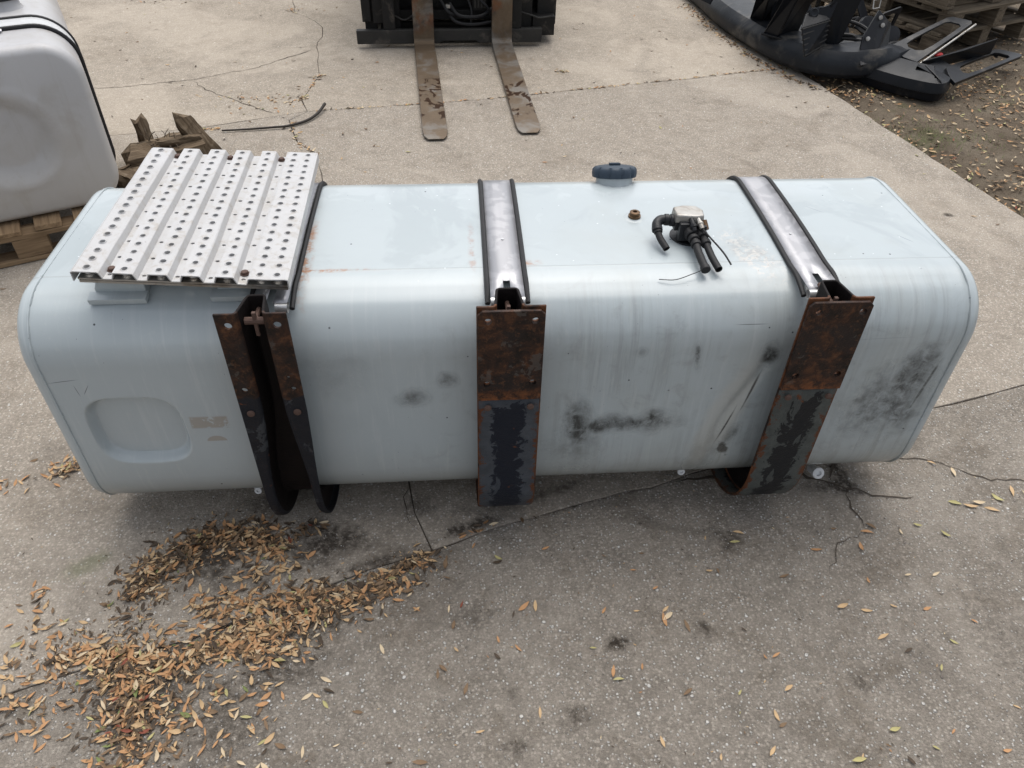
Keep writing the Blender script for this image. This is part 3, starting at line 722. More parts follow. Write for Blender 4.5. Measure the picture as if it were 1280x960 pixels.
# straps over the top
def strap(xf, xb, label=None):
    pth = [(YF + .018, .7445), (YF + .05, .7435), (YF + .088, .7427), (YF + RAD, ZT + .0045)]
    for k in range(1, 7): y = YF + RAD + (DEP - 2 * RAD) * k / 6; pth.append((y, ZT + .0045 + .004 * (1 - ((y - (YF + YB) / 2) / (DEP / 2 - RAD)) ** 2)))
    for k in range(1, 13):
        a = pi / 2 - pi / 2 * k / 12; pth.append((YB - RAD + (RAD + .0045) * cos(a), ZT - RAD + (RAD + .0045) * sin(a)))
    pth.append((YB + .0045, ZB + RAD))
    def X(y): return xf + (xb - xf) * (y - YF) / DEP
    hw = .0385; vs = []; 
    cols = [-hw, -.008, .008, hw]
    for (y, z) in pth:
        for c in cols: vs.append((X(y) + c, y, z))
    fs = []
    for i in range(len(pth) - 1):
        for j in range(3):
            if j == 1 and i < 2: continue
            fs.append((i * 4 + j, i * 4 + j + 1, (i + 1) * 4 + j + 1, (i + 1) * 4 + j))
    st = obj('strap', pyd(vs, fs, True), STEEL, tank, label=label); solid(st, .0025, 1)
    for sx in (-1, 1):                                          # rolled ends that carry the tension bolt
        bm = bmesh.new(); xa, xb_ = (X(YF) - hw, X(YF) - .012) if sx < 0 else (X(YF) + .012, X(YF) + hw)
        r0, r1 = .0125, .0095; yy, zz = YF + .018, .7445 + .0025 - r0; n = 18; R = []
        for x in (xa, xb_):
            R.append(([bm.verts.new((x, yy + r0 * cos(2 * pi * k / n), zz + r0 * sin(2 * pi * k / n))) for k in range(n)],
                      [bm.verts.new((x, yy + r1 * cos(2 * pi * k / n), zz + r1 * sin(2 * pi * k / n))) for k in range(n)]))
        for k in range(n):
            j = (k + 1) % n
            bm.faces.new((R[0][0][k], R[0][0][j], R[1][0][j], R[1][0][k])); bm.faces.new((R[0][1][k], R[0][1][j], R[1][1][j], R[1][1][k]))
            for q in (0, 1): bm.faces.new((R[q][0][k], R[q][0][j], R[q][1][j], R[q][1][k]))
        obj('rolled_end', mesh_from(bm, smooth=True), POL, st)
    for sx in (-1, 1):                                          # rubber edging
        bm = bmesh.new(); pts = []
        base = [(YF + .022, .727), (YF + .045, .7345)] + pth[2:]
        for y, z in spline([(0, y, z) for y, z in base], 3) and [(q.y, q.z) for q in spline([(0, y, z) for y, z in base], 3)]:
            pts.append((X(y) + sx * .0455 * (1 if y > YF + .03 else 1), y, z + .0005))
        tube(bm, pts, .0062, 8); obj('rubber_edging', mesh_from(bm, smooth=True), RUBBER, st)
    bm = bmesh.new(); xq = X(YF + .3)
    obj('rivet', lathe([(.0035, 0), (.0035, .0015), (0, .002)], (xq, YF + .27, ZT + .0105), 'Z', 10), GALV, st)
    return st
strap(XL + .018, XL + .018); strap(XC, XC + .010); strap(XR + .012, XR + .030)

# step plate of corrugated, pierced sheet
FL, FR, BL, BR = Vector((-.806, 1.408, .828)), Vector((-.356, 1.388, .808)), Vector((-.806, 2.020, .828)), Vector((-.366, 2.024, .806))
def dk(u, v, h=0.0):
    p = (FL * (1 - u) + FR * u) * (1 - v) + (BL * (1 - u) + BR * u) * v; return p + Vector((0, 0, h))
dv, df = [], []
def addv(p): dv.append(tuple(p)); return len(dv) - 1
NR = 18
vrow = [(i + .02) / (NR + .04) for i in range(NR + 1)]; vrow[0] = 0; vrow[-1] = 1
def dent(u, v): return -.0035 * math.exp(-((u - .86) / .09) ** 2 - ((v - .02) / .03) ** 2) - .004 * math.exp(-((u - .60) / .03) ** 2 - ((v - .22) / .12) ** 2) + .0012 * fbm(u * 5, v * 6)
def strip(u0, u1, h0, h1):
    for i in range(NR):
        q = [addv(dk(u, v, h + dent(u, v))) for u, h, v in ((u0, h0, vrow[i]), (u1, h1, vrow[i]), (u1, h1, vrow[i + 1]), (u0, h0, vrow[i + 1]))]
        df.append(tuple(q))
def holed(u0, u1, h, r, rows=None, rim=.0016, ang=0, wide=1.0):
    Wd, Dp = .45, .612
    for i in range(NR):
        v0, v1 = vrow[i], vrow[i + 1]; uc, vc = (u0 + u1) / 2, (v0 + v1) / 2 
        if rows is not None and i not in rows:
            df.append(tuple(addv(dk(u, v, h + dent(u, v))) for u, v in ((u0, v0), (u1, v0), (u1, v1), (u0, v1)))); continue
        n = 12; rings = []
        H4 = [dent(uu, vv) for uu, vv in ((u0, v0), (u1, v0), (u0, v1), (u1, v1))]
        def bd(u, v):
            a_, b_ = (u - u0) / (u1 - u0), (v - v0) / (v1 - v0); return (H4[0] * (1 - a_) + H4[1] * a_) * (1 - b_) + (H4[2] * (1 - a_) + H4[3] * a_) * b_
        hu, hv = (u1 - u0) / 2, (v1 - v0) / 2
        out = []
        for su, sv_ in ((1, -1), (1, -.33), (1, .33), (1, 1), (.33, 1), (-.33, 1), (-1, 1), (-1, .33), (-1, -.33), (-1, -1), (-.33, -1), (.33, -1)): out.append((uc + hu * su, vc + hv * sv_))
        ANG = [-pi / 4 + 2 * pi * k / n for k in range(n)]
        rings.append([addv(dk(u, v, h + bd(u, v))) for u, v in out])
        jr = r * random.uniform(.93, 1.05)
        for rr, hh in ((jr * 1.45, 0), (jr * 1.12, rim), (jr, rim * .8), (jr * .96, -.011)):
            rings.append([addv(dk(uc + rr * wide * cos(a_) / Wd, vc + rr * sin(a_) / Dp, h + hh + bd(uc, vc))) for a_ in ANG])
        for A, B in zip(rings, rings[1:]):
            for k in range(n): df.append((A[k], A[(k + 1) % n], B[(k + 1) % n], B[k]))
HV = -.0155
ridges = [(0, .128), (.192, .285), (.352, .442), (.505, .592), (.662, .748), (.812, 1.0)]
for k, (a, b) in enumerate(ridges):
    if k < 5: 
        lo = a + (.012 if k == 0 else .004); hi = b - .006
        strip(a, lo, 0 if k else -.002, 0); holed(lo, hi, 0, .0064, rim=.0016 if k else .0030); strip(hi, b, 0, -.0015)
    else:
        mid = .905; strip(a, a + .012, -.0015, 0); holed(a + .012, mid, 0, .0064); holed(mid, .985, 0, .0064); strip(.985, 1.0, 0, -.002)
    if k < 5:
        na = ridges[k + 1][0]
        strip(b, b + .012, -.0015, HV); strip(na - .012, na, HV, -.0015)
        x0, x1 = b + .012, na - .012
        holed(x0, x1, HV, .0040, rows=[r for r in range(NR) if r % 2 == (0 if k % 2 == 0 else 0)], rim=.0004, wide=1.25)
strip(-.0005, 0, -.024, -.002); strip(1.0, 1.001, -.002, -.024)
dm = pyd(dv, df)
bmx = bmesh.new(); bmx.from_mesh(dm); bmesh.ops.remove_doubles(bmx, verts=bmx.verts, dist=.00012)
bmesh.ops.recalc_face_normals(bmx, faces=bmx.faces)
if sum(f.normal.z for f in bmx.faces) < 0: bmesh.ops.reverse_faces(bmx, faces=bmx.faces)
bmx.to_mesh(dm); bmx.free(); 
deck = obj('step_plate', dm, DECK, tank, label='white corrugated step plate pierced with rows of raised holes'); solid(deck, .0025, -1)
for (u, v) in ((.160, .055), (.780, .062), (.160, .965), (.473, .965), (.780, .965)):
    p = dk(u, v, HV)
    bm = bmesh.new()
    obj('bolt', lathe([(.0105, 0), (.0105, .0015), (.0078, .0016), (.0078, .006), (.006, .0072), (0, .0072)], (p.x, p.y, p.z + .0005), 'Z', 10), RBOLT, deck)
for v0, nm in ((.018, 0), (.93, 0)):                              # cross bars under the sheet
    bm = bmesh.new(); N = 14
    for lay, (h0, h1, inset) in enumerate(((-.0185, -.0225, 0), (-.0255, -.031, .004))):
        rows = []
        for i in range(N + 1):
            u = .02 + .97 * i / N; w = .0012 * fbm(u * 9, lay * 3)
            rows.append([bm.verts.new(dk(u, v0 + dv_, h + w)) for dv_, h in ((-.012 + inset, h0), (-.012 + inset, h1), (.05, h1), (.05, h0))])
        for A, B in zip(rows, rows[1:]):
            for k in range(4): bm.faces.new((A[k], A[(k + 1) % 4], B[(k + 1) % 4], B[k]))
        bm.faces.new(rows[0]); bm.faces.new(rows[-1])
    o = obj('cross_bar', mesh_from(bm), ALU, deck)
for (x0, x1, y0, y1) in ((-.800, -.690, 1.462, 1.56), (-.535, -.437, 1.462, 1.56), (-.80, -.69, 1.90, 1.98), (-.535, -.437, 1.90, 1.98)):
    bm = bmesh.new(); zt_ = .780
    pr = [(y0, ZT - .012), (y0 - .002, ZT + .012), (y0 + .008, zt_), (y1, zt_), (y1, ZT - .004)]
    A = [bm.verts.new((x0 + (.012 if k == 2 or k == 3 else 0), y, z)) for k, (y, z) in enumerate(pr)]; B = [bm.verts.new((x1, y, z)) for y, z in pr]
    bm.faces.new(A); bm.faces.new(B)
    for i in range(5): j = (i + 1) % 5; bm.faces.new((A[i], A[j], B[j], B[i]))
    # foot flange, lying on the shell just in front
    foot = obj('step_mount', mesh_from(bm), TANK, tank); bevel(foot, .003, 2)
    if y0 < 1.6:
        bm = bmesh.new(); box(bm, x0 - .012, x1 + .004, y0 - .026, y0 + .002, ZT - .012, ZT + .004, .003, Matrix.Identity(4))
        bmesh.ops.rotate(bm, cent=(0, y0, ZT), matrix=Matrix.Rotation(.22, 3, 'X'), verts=bm.verts)
        obj('foot_flange', mesh_from(bm, smooth=True), TANK, foot)

# filler neck and cap
fc = Vector((.468, 0, 0)); FM = Matrix.Translation((0, 1.979, .7055)) @ Matrix.Rotation(radians(-20), 4, 'X') @ Matrix.Translation((0, 0, -.736))
nset = set(bpy.data.objects)
neck = obj('filler_neck', lathe([(.074, .722), (.066, .738), (.055, .744), (.0525, .752), (.0525, .780), (.046, .780)], (fc.x, fc.y, 0), 'Z', 40), TANK, tank)
bm = bmesh.new(); n = 120; prof = [(.056, .770), (.0625, .772), (.0640, .781), (.0630, .793), (.0585, .7985), (.054, .8005), (.040, .803), (.022, .804), (0, .8045)]
rings = []
for j, (r, h) in enumerate(prof):
    if r == 0: rings.append([bm.verts.new((fc.x, fc.y, h))]); continue
    R = []
    for k in range(n):
        a = 2 * pi * k / n; q = 0.0
        if 1 <= j <= 4: s = cos(11 * a); q = -.0048 * max(0, -s - .35) / .65 + .0006 * max(0, s)
        R.append(bm.verts.new((fc.x + (r + q) * cos(a), fc.y + (r + q) * sin(a), h)))
    rings.append(R)
for A, B in zip(rings, rings[1:]):
    for k in range(n):
        if len(B) == 1: bm.faces.new((A[k], A[(k + 1) % n], B[0]))
        else: bm.faces.new((A[k], A[(k + 1) % n], B[(k + 1) % n], B[k]))
cap = obj('filler_cap', mesh_from(bm, smooth=True), CAPM, tank, label='blue-grey scalloped plastic filler cap')
bm = bmesh.new(); box(bm, fc.x - .016, fc.x + .015, -.012, .010, .8035, .8105, .003); obj('lock_flap', mesh_from(bm, smooth=True), CAPM, cap)
for o_ in set(bpy.data.objects) - nset: o_.data.transform(FM)
# vent plug
obj('vent_plug', lathe([(.026, .736), (.022, .7415), (.0165, .742), (.0165, .748), (.0135, .7485), (.0135, .757), (.011, .7585), (.0062, .7585), (.0062, .750), (0, .750)], (.478, 1.750, 0), 'Z', 24), BRASS, tank)
obj('plug_boss', lathe([(.030, .7335), (.028, .7405), (.022, .7425), (.016, .7425)], (.478, 1.750, 0), 'Z', 28), TANK, tank)

# fuel sender with its cut-off lines
sender = obj('fuel_sender', lathe([(.048, .7365), (.048, .7435), (.040, .7445), (.031, .7450), (.0315, .775), (.027, .779), (0, .779)], (.598, 1.650, 0), 'Z', 26), PLAST, tank, label='black plastic level sender with cut fuel lines')
bm = bmesh.new()
pts = [(-.040, -.026), (.012, -.034), (.032, -.030), (.036, .0), (.022, .024), (-.012, .028), (-.040, .020)]
A = [bm.verts.new((.590 + x, 1.655 + y, .790)) for x, y in pts]; B = [bm.verts.new((.590 + x * .94, 1.655 + y * .94, .812)) for x, y in pts]
bm.faces.new(A); bm.faces.new(B)
for i in range(7): bm.faces.new((A[i], A[(i + 1) % 7], B[(i + 1) % 7], B[i]))
hd = obj('sender_head', mesh_from(bm), ALU, sender); bevel(hd, .004, 3)
bm = bmesh.new(); box(bm, .552, .622, 1.634, 1.676, .765, .7895, .004); box(bm, .560, .592, 1.612, 1.636, .748, .796, .003)
box(bm, .602, .626, 1.606, 1.640, .752, .792, .003)
obj('sender_body', mesh_from(bm, smooth=True), PLAST, sender)
def pipe(name, pts, r, mat, n=12, sm=5, par=sender, ringed=None, hollow=False):
    bm = bmesh.new(); P = spline(pts, sm) if len(pts) > 2 else [Vector(p) for p in pts]
    tube(bm, P, r, n, cap=not hollow)
    if hollow:
        tube(bm, P, r * .78, n, cap=False)
        q = P[-1]; t = (P[-1] - P[-2]).normalized()
    if ringed:
        for t, rr, L in ringed:
            i = t * (len(P) - 1); k = min(int(i), len(P) - 2); c = P[k].lerp(P[k + 1], i - k); d = (P[k + 1] - P[k]).normalized()
            tube(bm, [c - d * L / 2, c - d * L * .4, c + d * L * .4, c + d * L / 2], [rr * .9, rr, rr, rr * .9], n)
    return obj(name, mesh_from(bm, smooth=True), mat, par)
# elbow fitting, pointing left then down towards the viewer
pipe('elbow', [(.560, 1.650, .785), (.540, 1.652, .787), (.520, 1.652, .787), (.508, 1.640, .783), (.506, 1.622, .775)], .0125, PLAST, 14, 5, sender, [(.15, .0155, .012), (.32, .0148, .012), (.95, .0135, .012)])
pipe('hose', [(.507, 1.625, .776), (.510, 1.602, .765), (.522, 1.572, .752)], .0085, RUBBER, 12, 4, sender, [(.1, .011, .012)], True)
# two lines that run towards the viewer
pipe('hose', [(.585, 1.612, .774), (.590, 1.575, .770), (.590, 1.530, .762), (.594, 1.478, .752)], .0095, RUBBER, 12, 5, sender, [(.06, .016, .022), (.26, .0135, .012), (.42, .0125, .012), (.985, .0115, .014)], False)
pipe('hose', [(.612, 1.612, .772), (.616, 1.570, .768), (.620, 1.520, .758), (.627, 1.478, .750)], .0088, RUBBER, 12, 5, sender, [(.08, .0155, .026), (.34, .0125, .014)], True)
pipe('connector', [(.588, 1.627, .802), (.590, 1.606, .794), (.592, 1.596, .786)], .0065, PLAST, 10, 4, sender, [(.5, .009, .008)])
pipe('connector', [(.605, 1.627, .803), (.608, 1.606, .797), (.610, 1.596, .792)], .006, ALU, 10, 4, sender, [(.4, .008, .006)])
pipe('connector', [(.622, 1.630, .795), (.626, 1.612, .780)], .008, BRASS, 10, 2, sender)
pipe('wire', [(.610, 1.596, .792), (.620, 1.57, .787), (.640, 1.51, .778), (.652, 1.475, .765)], .0022, RUBBER, 6, 5, sender)
pipe('wire', [(.590, 1.482, .748), (.560, 1.470, .744), (.520, 1.462, .735), (.482, 1.468, .733)], .0011, PLAST, 5, 6, sender)

# drain fittings under the tank
def drain(c, r, big):
    M = Matrix.Rotation(radians(62), 4, 'X')
    if big:
        o = obj('drain_plug', lathe([(0, -.02), (r * .8, -.02), (r * .8, .006), (r * .7, .008), (r * .7, .014), (r, .014), (r, .026), (r * .82, .028), (r * .50, .028), (r * .42, .020), (0, .020)], c, n=26, M=M), WPLUG, tank)
    else:
        bm = bmesh.new(); box(bm, c[0] - .011, c[0] + .011, c[1] - .002, c[1] + .03, c[2] + .008, c[2] + .020, .002)
        obj('drain_tab', mesh_from(bm, smooth=True), WPLUG, tank)
        o = obj('drain_plug', lathe([(0, 0), (r, 0), (r, .006), (r * .45, .006), (r * .40, .002), (0, .002)], c, n=20, M=Matrix.Rotation(radians(72), 4, 'X')), WPLUG, tank)
drain((1.060, 1.452, .046), .0175, True); drain((.651, 1.463, .056), .011, False); drain((-.576, 1.458, .057), .010, False)

# ------------------------------------------------------------------ white tank on its pallet, left
WA = radians(25)
wt_ = local_thing('fuel_tank', (-1.37, 3.035, .150), 'white tank with a round dish in its end, standing on a pallet', 'fuel tank', rz=WA)
w2, h2, r2, L2 = .68, .645, .135, 1.25       # local: x from -w2 to 0, y from 0 (end facing us) back to L2, z up
def rr_prof(w, h, r, n=12, seg=8):
    out = []
    for (cx, cz, a0, nl) in ((-r, r, -pi / 2, 0), (-r, h - r, 0, 0), (-w + r, h - r, pi / 2, 0), (-w + r, r, pi, 0)):
        for k in range(n + 1):
            a = a0 + pi / 2 * k / n; out.append((cx + r * cos(a), cz + r * sin(a), cos(a), sin(a)))
    full = []
    for i, p in enumerate(out):
        q = out[(i + 1) % len(out)]; full.append(p)
        if (Vector(p[:2]) - Vector(q[:2])).length > .1:
            for k in range(1, seg): t = k / seg; full.append((p[0] + (q[0] - p[0]) * t, p[1] + (q[1] - p[1]) * t, p[2], p[3]))
    return full
WP = rr_prof(w2, h2, r2); ER2 = .045; vs = []; fs = []
ys = [ER2 * (1 - cos(k / 8 * pi / 2)) for k in range(9)] + [.07 + (L2 - .14) * k / 12 for k in range(13)] + [L2 - ER2 * (1 - cos(k / 8 * pi / 2)) for k in range(8, -1, -1)]
for y in ys:
    e = min(y, L2 - y); ins = 0 if e >= ER2 else ER2 * .75 * (1 - sqrt(max(0, 1 - ((ER2 - e) / ER2) ** 2)))
    for (x, z, nx_, nz_) in WP: vs.append((x - nx_ * ins, y, z - nz_ * ins))
mm = len(WP); fs = [(i * mm + j, i * mm + (j + 1) % mm, (i + 1) * mm + (j + 1) % mm, (i + 1) * mm + j) for i in range(len(ys) - 1) for j in range(mm)]
obj('tank_shell', pyd(vs, fs, True), WHITE, wt_)
# ends: front one with the pressed dish
for y_, sg in ((0, -1), (L2, 1)):
    vs, fs = [], []; NRg = 44; xc_, zc_ = -w2 / 2, h2 / 2
    for k in range(NRg + 1):
        t = 1 - k / NRg
        for (x, z, nx_, nz_) in WP:
            xx, zz = x - nx_ * ER2 * .75, z - nz_ * ER2 * .75
            px, pz = xc_ + (xx - xc_) * t, zc_ + (zz - zc_) * t
            rr = sqrt((px - xc_) ** 2 + (pz - zc_) ** 2)
            bulge = .014 * (1 - t ** 3)
            dish = .042 * (1 - sstep(.105, .180, rr)) - .003 * math.exp(-((rr - .19) / .012) ** 2)
            vs.append((px, y_ + sg * (bulge - dish), pz))
    fs = [(i * mm + j, i * mm + (j + 1) % mm, (i + 1) * mm + (j + 1) % mm, (i + 1) * mm + j) for i in range(NRg) for j in range(mm)]
    obj('end_cap', pyd(vs, fs, True), WHITE, wt_)
def wstrap(y0, wd):
    vs, fs = [], []; st_ = [p for p in WP]
    for (x, z, nx_, nz_) in st_:
        for y in (y0, y0 + wd): vs.append((x + nx_ * .004, y, z + nz_ * .004))
    k = len(st_); fs = [(2 * i, 2 * i + 1, 2 * ((i + 1) % k) + 1, 2 * ((i + 1) % k)) for i in range(k)]
    s = obj('strap', pyd(vs, fs, True), GALV, wt_); solid(s, .003, 1)
    for y in (y0, y0 + wd):
        bm = bmesh.new(); pts = [(x + nx_ * .006, y, z + nz_ * .006) for (x, z, nx_, nz_) in st_]; tube(bm, pts + [pts[0]], .0085, 8, False)
        obj('rubber_edging', mesh_from(bm, smooth=True), RUBBER, s)
wstrap(.235, .13)
obj('filler_neck', lathe([(.075, h2 - .01), (.06, h2 + .012), (.055, h2 + .045), (.05, h2 + .045)], (-.20, .56, 0), 'Z', 28), WHITE, wt_)
obj('filler_cap', lathe([(.05, h2 + .035), (.066, h2 + .037), (.066, h2 + .062), (.058, h2 + .070), (0, h2 + .072)], (-.20, .56, 0), 'Z', 28), PLAST, wt_)
bm = bmesh.new(); box(bm, -.30, -.235, .320, .352, h2 + .0005, h2 + .0020); obj('paper_sticker', mesh_from(bm), WPLUG, wt_)
bm = bmesh.new(); box(bm, -.32, -.225, .200, .238, h2 + .0075, h2 + .0090); obj('paper_sticker', mesh_from(bm), WPLUG, wt_)

def pallet(loc, rz, label, sx, sy, mx, my, group=None, h=.144, boards=7, missing=(), tilt=(0, 0), seed=0, by=None):
    """local x along the top boards, y along the stringers; three stringer runs of blocks"""
    rnd = random.Random(seed)
    p = local_thing('wooden_pallet', loc, label, 'pallet', group, rz=rz); p.rotation_euler = (tilt[0], tilt[1], rz)
    bt = .020
    bw = (sy / boards) * .74
    for i in range(boards):
        if i in missing: continue
        y = (sy - bw) * i / (boards - 1); bm = bmesh.new(); e0, e1 = rnd.uniform(-.008, .008), rnd.uniform(-.008, .008)
        box(bm, e0, sx + e1, y, y + bw * rnd.uniform(.92, 1.06), h - bt, h + rnd.uniform(-.002, .002), .003, jit=.002)
        obj('board', mesh_from(bm), mx, p)
    for j in range(3):
        x = (sx - .09) * j / 2
        bm = bmesh.new(); box(bm, x, x + .09, 0, sy, h - 2 * bt - .001, h - bt - .001, .003, jit=.0015); obj('stringer_board', mesh_from(bm), my, p)
        for q in range(3):
            y = by[q] if by else (sy - .13) * q / 2; bm = bmesh.new(); box(bm, x + .002, x + .088, y + .002, y + .13, .021, h - 2 * bt - .002, .003, jit=.002); obj('block', mesh_from(bm), my, p)
        bm = bmesh.new(); box(bm, x, x + .09, -.002, sy, 0, .020, .003, jit=.001); obj('bottom_board', mesh_from(bm), my, p)
    return p
pallet((-1.452, 2.925, .003), WA + pi / 2, 'brown wooden pallet under the white tank at the left edge', 1.15, 1.15, PAL1, PALY, boards=8, seed=3, by=(.215, .62, 1.0))

# ------------------------------------------------------------------ broken timber behind the step plate
def plank(name, a, b, w, t, mat, label=None, cat=None, group=None, rough=.004, par=None, roll=0.0, taper=1.0, kind=None):
    """a rough plank from a to b"""
    A, B = Vector(a), Vector(b); L = (B - A).length; bm = bmesh.new(); N = 9; rows = []
    q = (B - A).to_track_quat('X', 'Z').to_matrix().to_4x4() @ Matrix.Rotation(roll, 4, 'X')
    for i in range(N + 1):
        x = L * i / N; s = 1 + (taper - 1) * i / N; r = []
        for k in range(8):
            yy, zz = ((-1, -1), (0, -1), (1, -1), (1, 0), (1, 1), (0, 1), (-1, 1), (-1, 0))[k]
            e = (rough * 6 if i in (0, N) else 0)
            r.append(bm.verts.new((x + random.uniform(-e, e), yy * w / 2 * s + rough * fbm(x * 14, k * 3.1, a[0]) * 2, zz * t / 2 * s + rough * fbm(x * 17, k * 5.3, 9 + a[1]) * 2)))
        rows.append(r)
    for R1, R2 in zip(rows, rows[1:]):
        for k in range(8): bm.faces.new((R1[k], R1[(k + 1) % 8], R2[(k + 1) % 8], R2[k]))
    bm.faces.new(rows[0]); bm.faces.new(rows[-1])
    me = mesh_from(bm)
    o = obj(name, me, mat, par, label, cat, group, kind); o.matrix_world = Matrix.Translation(A) @ q
    return o
plank('timber_piece', (-1.325, 3.765, .215), (-1.235, 3.80, .015), .075, .045, ROTW, 'split pointed timber leaning out towards the black hose', 'timber', rough=.006, roll=.9, taper=1.5)
plank('timber_piece', (-1.535, 3.79, .195), (-1.515, 3.79, .02), .070, .035, ROTW, 'short board stub sticking up next to the white tank', 'timber', rough=.004, roll=.3)
plank('timber_piece', (-1.56, 3.62, .06), (-1.27, 3.76, .075), .20, .085, ROTW, 'rotten flat log with splinters lying behind the step plate', 'timber', rough=.006)
plank('timber_piece', (-1.60, 3.52, .035), (-1.38, 3.40, .045), .12, .07, ROTW, 'dark crumbling log end beside the pallet', 'timber', rough=.010)
plank('timber_piece', (-1.42, 3.66, .125), (-1.25, 3.74, .120), .035, .04, ROTW, 'narrow dark batten resting against the split timber', 'timber', rough=.005)
bm = bmesh.new()
for k in range(26):
    a = Vector((random.uniform(-1.50, -1.34), random.uniform(3.62, 3.74), .11)); d = Vector((random.uniform(-.07, .07), random.uniform(-.05, .05), random.uniform(.0, .06)))
    tube(bm, spline([a, a + d * .5 + Vector((0, 0, .008)), a + d], 3), random.uniform(.001, .0022), 5)
obj('twigs', mesh_from(bm), TWIG, label='dry twigs and splinters on the rotten log', cat='twigs', kind='stuff')
bm = bmesh.new(); P = spline([(-1.235, 4.090, .010), (-1.10, 4.105, .010), (-.96, 4.125, .012), (-.887, 4.145, .011), (-.80, 4.21, .012), (-.745, 4.30, .018), (-.715, 4.41, .030)], 8)
tube(bm, P, [.0045 + .0045 * i / len(P) for i in range(len(P))], 10)
obj('rubber_hose', mesh_from(bm, smooth=True), HOSE, label='curved black hose lying alone on the concrete', cat='hose')

# ------------------------------------------------------------------ forklift front
fk = local_thing('forklift', (.05, 5.50, 0), 'black forklift front with two worn steel forks pointing at the tank', 'forklift', rz=radians(2.4))
# local axes: x right, y away from us, z up; carriage face at y=0
def fbox(name, x0, x1, y0, y1, z0, z1, mat, bev=.003, par=fk, label=None):
    bm = bmesh.new(); box(bm, x0, x1, y0, y1, z0, z1, bev); return obj(name, mesh_from(bm), mat, par, label)
bm = bmesh.new()
pr = [(-.66, .030), (-.10, .030), (-.085, .045), (.155, .045), (.17, .030), (.615, .030), (.615, .118), (-.66, .118)]
A = [bm.verts.new((x, .0, z)) for x, z in pr]; B = [bm.verts.new((x, .05, z)) for x, z in pr]; bm.faces.new(A); bm.faces.new(B)
for i in range(8): bm.faces.new((A[i], A[(i + 1) % 8], B[(i + 1) % 8], B[i]))
lowbar = obj('carriage_bar', mesh_from(bm), BARM, fk); bevel(lowbar, .004)
fbox('carriage_bar', -.62, .60, .0, .05, .44, .54, BARM)
def forkmesh(x, sweep, tip):
    """L-shaped fork: blade tapering towards a rounded tip, tall shank"""
    vs = []; bm = bmesh.new(); w = .069
    st = [(-tip, .010, .016, .62), (-tip + .035, .008, .019, .90), (-tip + .10, .006, .022, 1), (-tip + .6, .006, .030, 1), (-.18, .006, .042, 1), (-.075, .006, .048, 1)]
    rows = []
    for (y, zb, zt_, ws) in st:
        dx = sweep * (-y) / tip
        rows.append([bm.verts.new((x + dx + s * w * ws, y, z)) for s, z in ((-1, zb), (1, zb), (1, zt_), (-1, zt_))])
    heel = [((-.055, .006), (-.060, .055)), ((-.030, .010), (-.047, .062)), ((-.012, .025), (-.043, .075)), ((-.004, .05), (-.042, .10)), ((-.004, .60), (-.040, .60))]
    for (ob, it) in heel:
        rows.append([bm.verts.new((x - w, *ob)), bm.verts.new((x + w, *ob)), bm.verts.new((x + w, *it)), bm.verts.new((x - w, *it))])
    for R1, R2 in zip(rows, rows[1:]):
        for k in range(4): bm.faces.new((R1[k], R1[(k + 1) % 4], R2[(k + 1) % 4], R2[k]))
    bm.faces.new(rows[0]); bm.faces.new(rows[-1])
    return mesh_from(bm)
for x, sw, tp in ((-.205, .015, 1.55), (.330, .0, 1.50)):
    me = forkmesh(x, sw, tp); o = obj('fork', me, FORK, fk); bevel(o, .003, 2, 25)
fbox('carriage_post', -.475, -.395, .012, .06, .118, .44, IRON); fbox('carriage_post', .405, .470, .012, .06, .118, .44, IRON)
fbox('mast_rail', -.60, -.52, .10, .22, .06, 1.9, IRON); fbox('mast_rail', .475, .555, .10, .22, .06, 1.9, IRON)
fbox('mast_rail', -.44, -.36, .10, .22, .05, 1.9, IRON); fbox('mast_rail', .33, .41, .10, .22, .05, 1.9, IRON)
fbox('mast_crossbar', -.60, .555, .16, .24, .14, .20, IRON); fbox('mast_crossbar', -.60, .555, .16, .24, .30, .36, IRON)
fbox('lower_frame', -.50, .47, .10, .35, .022, .08, IRON)
body = fbox('body', -.62, .72, .30, 2.2, .12, 1.2, IRON, .02)
fbox('side_guard', .56, .715, .08, .30, .05, .175, IRON); fbox('side_panel', .60, .735, .16, .34, .10, .55, IRON, .008); fbox('side_panel', -.615, -.555, .06, .30, .155, .55, IRON, .006)
fbox('lamp_bracket', -.54, -.47, .05, .09, .15, .42, IRON)
for x in (-.56, .60):
    obj('tyre', lathe([(.12, -.09), (.24, -.09), (.26, -.07), (.26, .07), (.24, .09), (.12, .09)], (x + (.02 if x > 0 else .03), .62, .262), 'X', 30), RUBBER, fk)
for k, (pts, r) in enumerate((([(-.02, .10, .26), (.03, .06, .20), (.10, .05, .185), (.20, .06, .19), (.28, .10, .23)], .012), ([(-.03, .08, .22), (.0, .05, .17), (.06, .04, .145), (.16, .04, .14), (.27, .06, .15)], .011),
                              ([(.10, .11, .30), (.13, .07, .22), (.12, .06, .12)], .007), ([(-.10, .10, .32), (-.05, .06, .24), (-.02, .05, .21), (.02, .08, .19)], .010), ([(.17, .10, .30), (.24, .07, .24), (.27, .09, .18)], .010), ([(.44, .08, .215), (.55, .05, .19), (.60, .05, .175), (.68, .07, .178)], .006), ([(-.40, .08, .19), (-.33, .05, .17), (-.27, .05, .20)], .006))):
    bm = bmesh.new(); tube(bm, spline(pts, 5), r, 8); obj('hydraulic_hose', mesh_from(bm, smooth=True), RUBBER if k < 5 else BARM, fk)
fbox('valve_block', .14, .24, .10, .20, .21, .34, IRON, .004); 
for k in range(4): fbox('valve_fitting', .15 + k * .022, .165 + k * .022, .085, .10, .23, .31, BARM, .002)
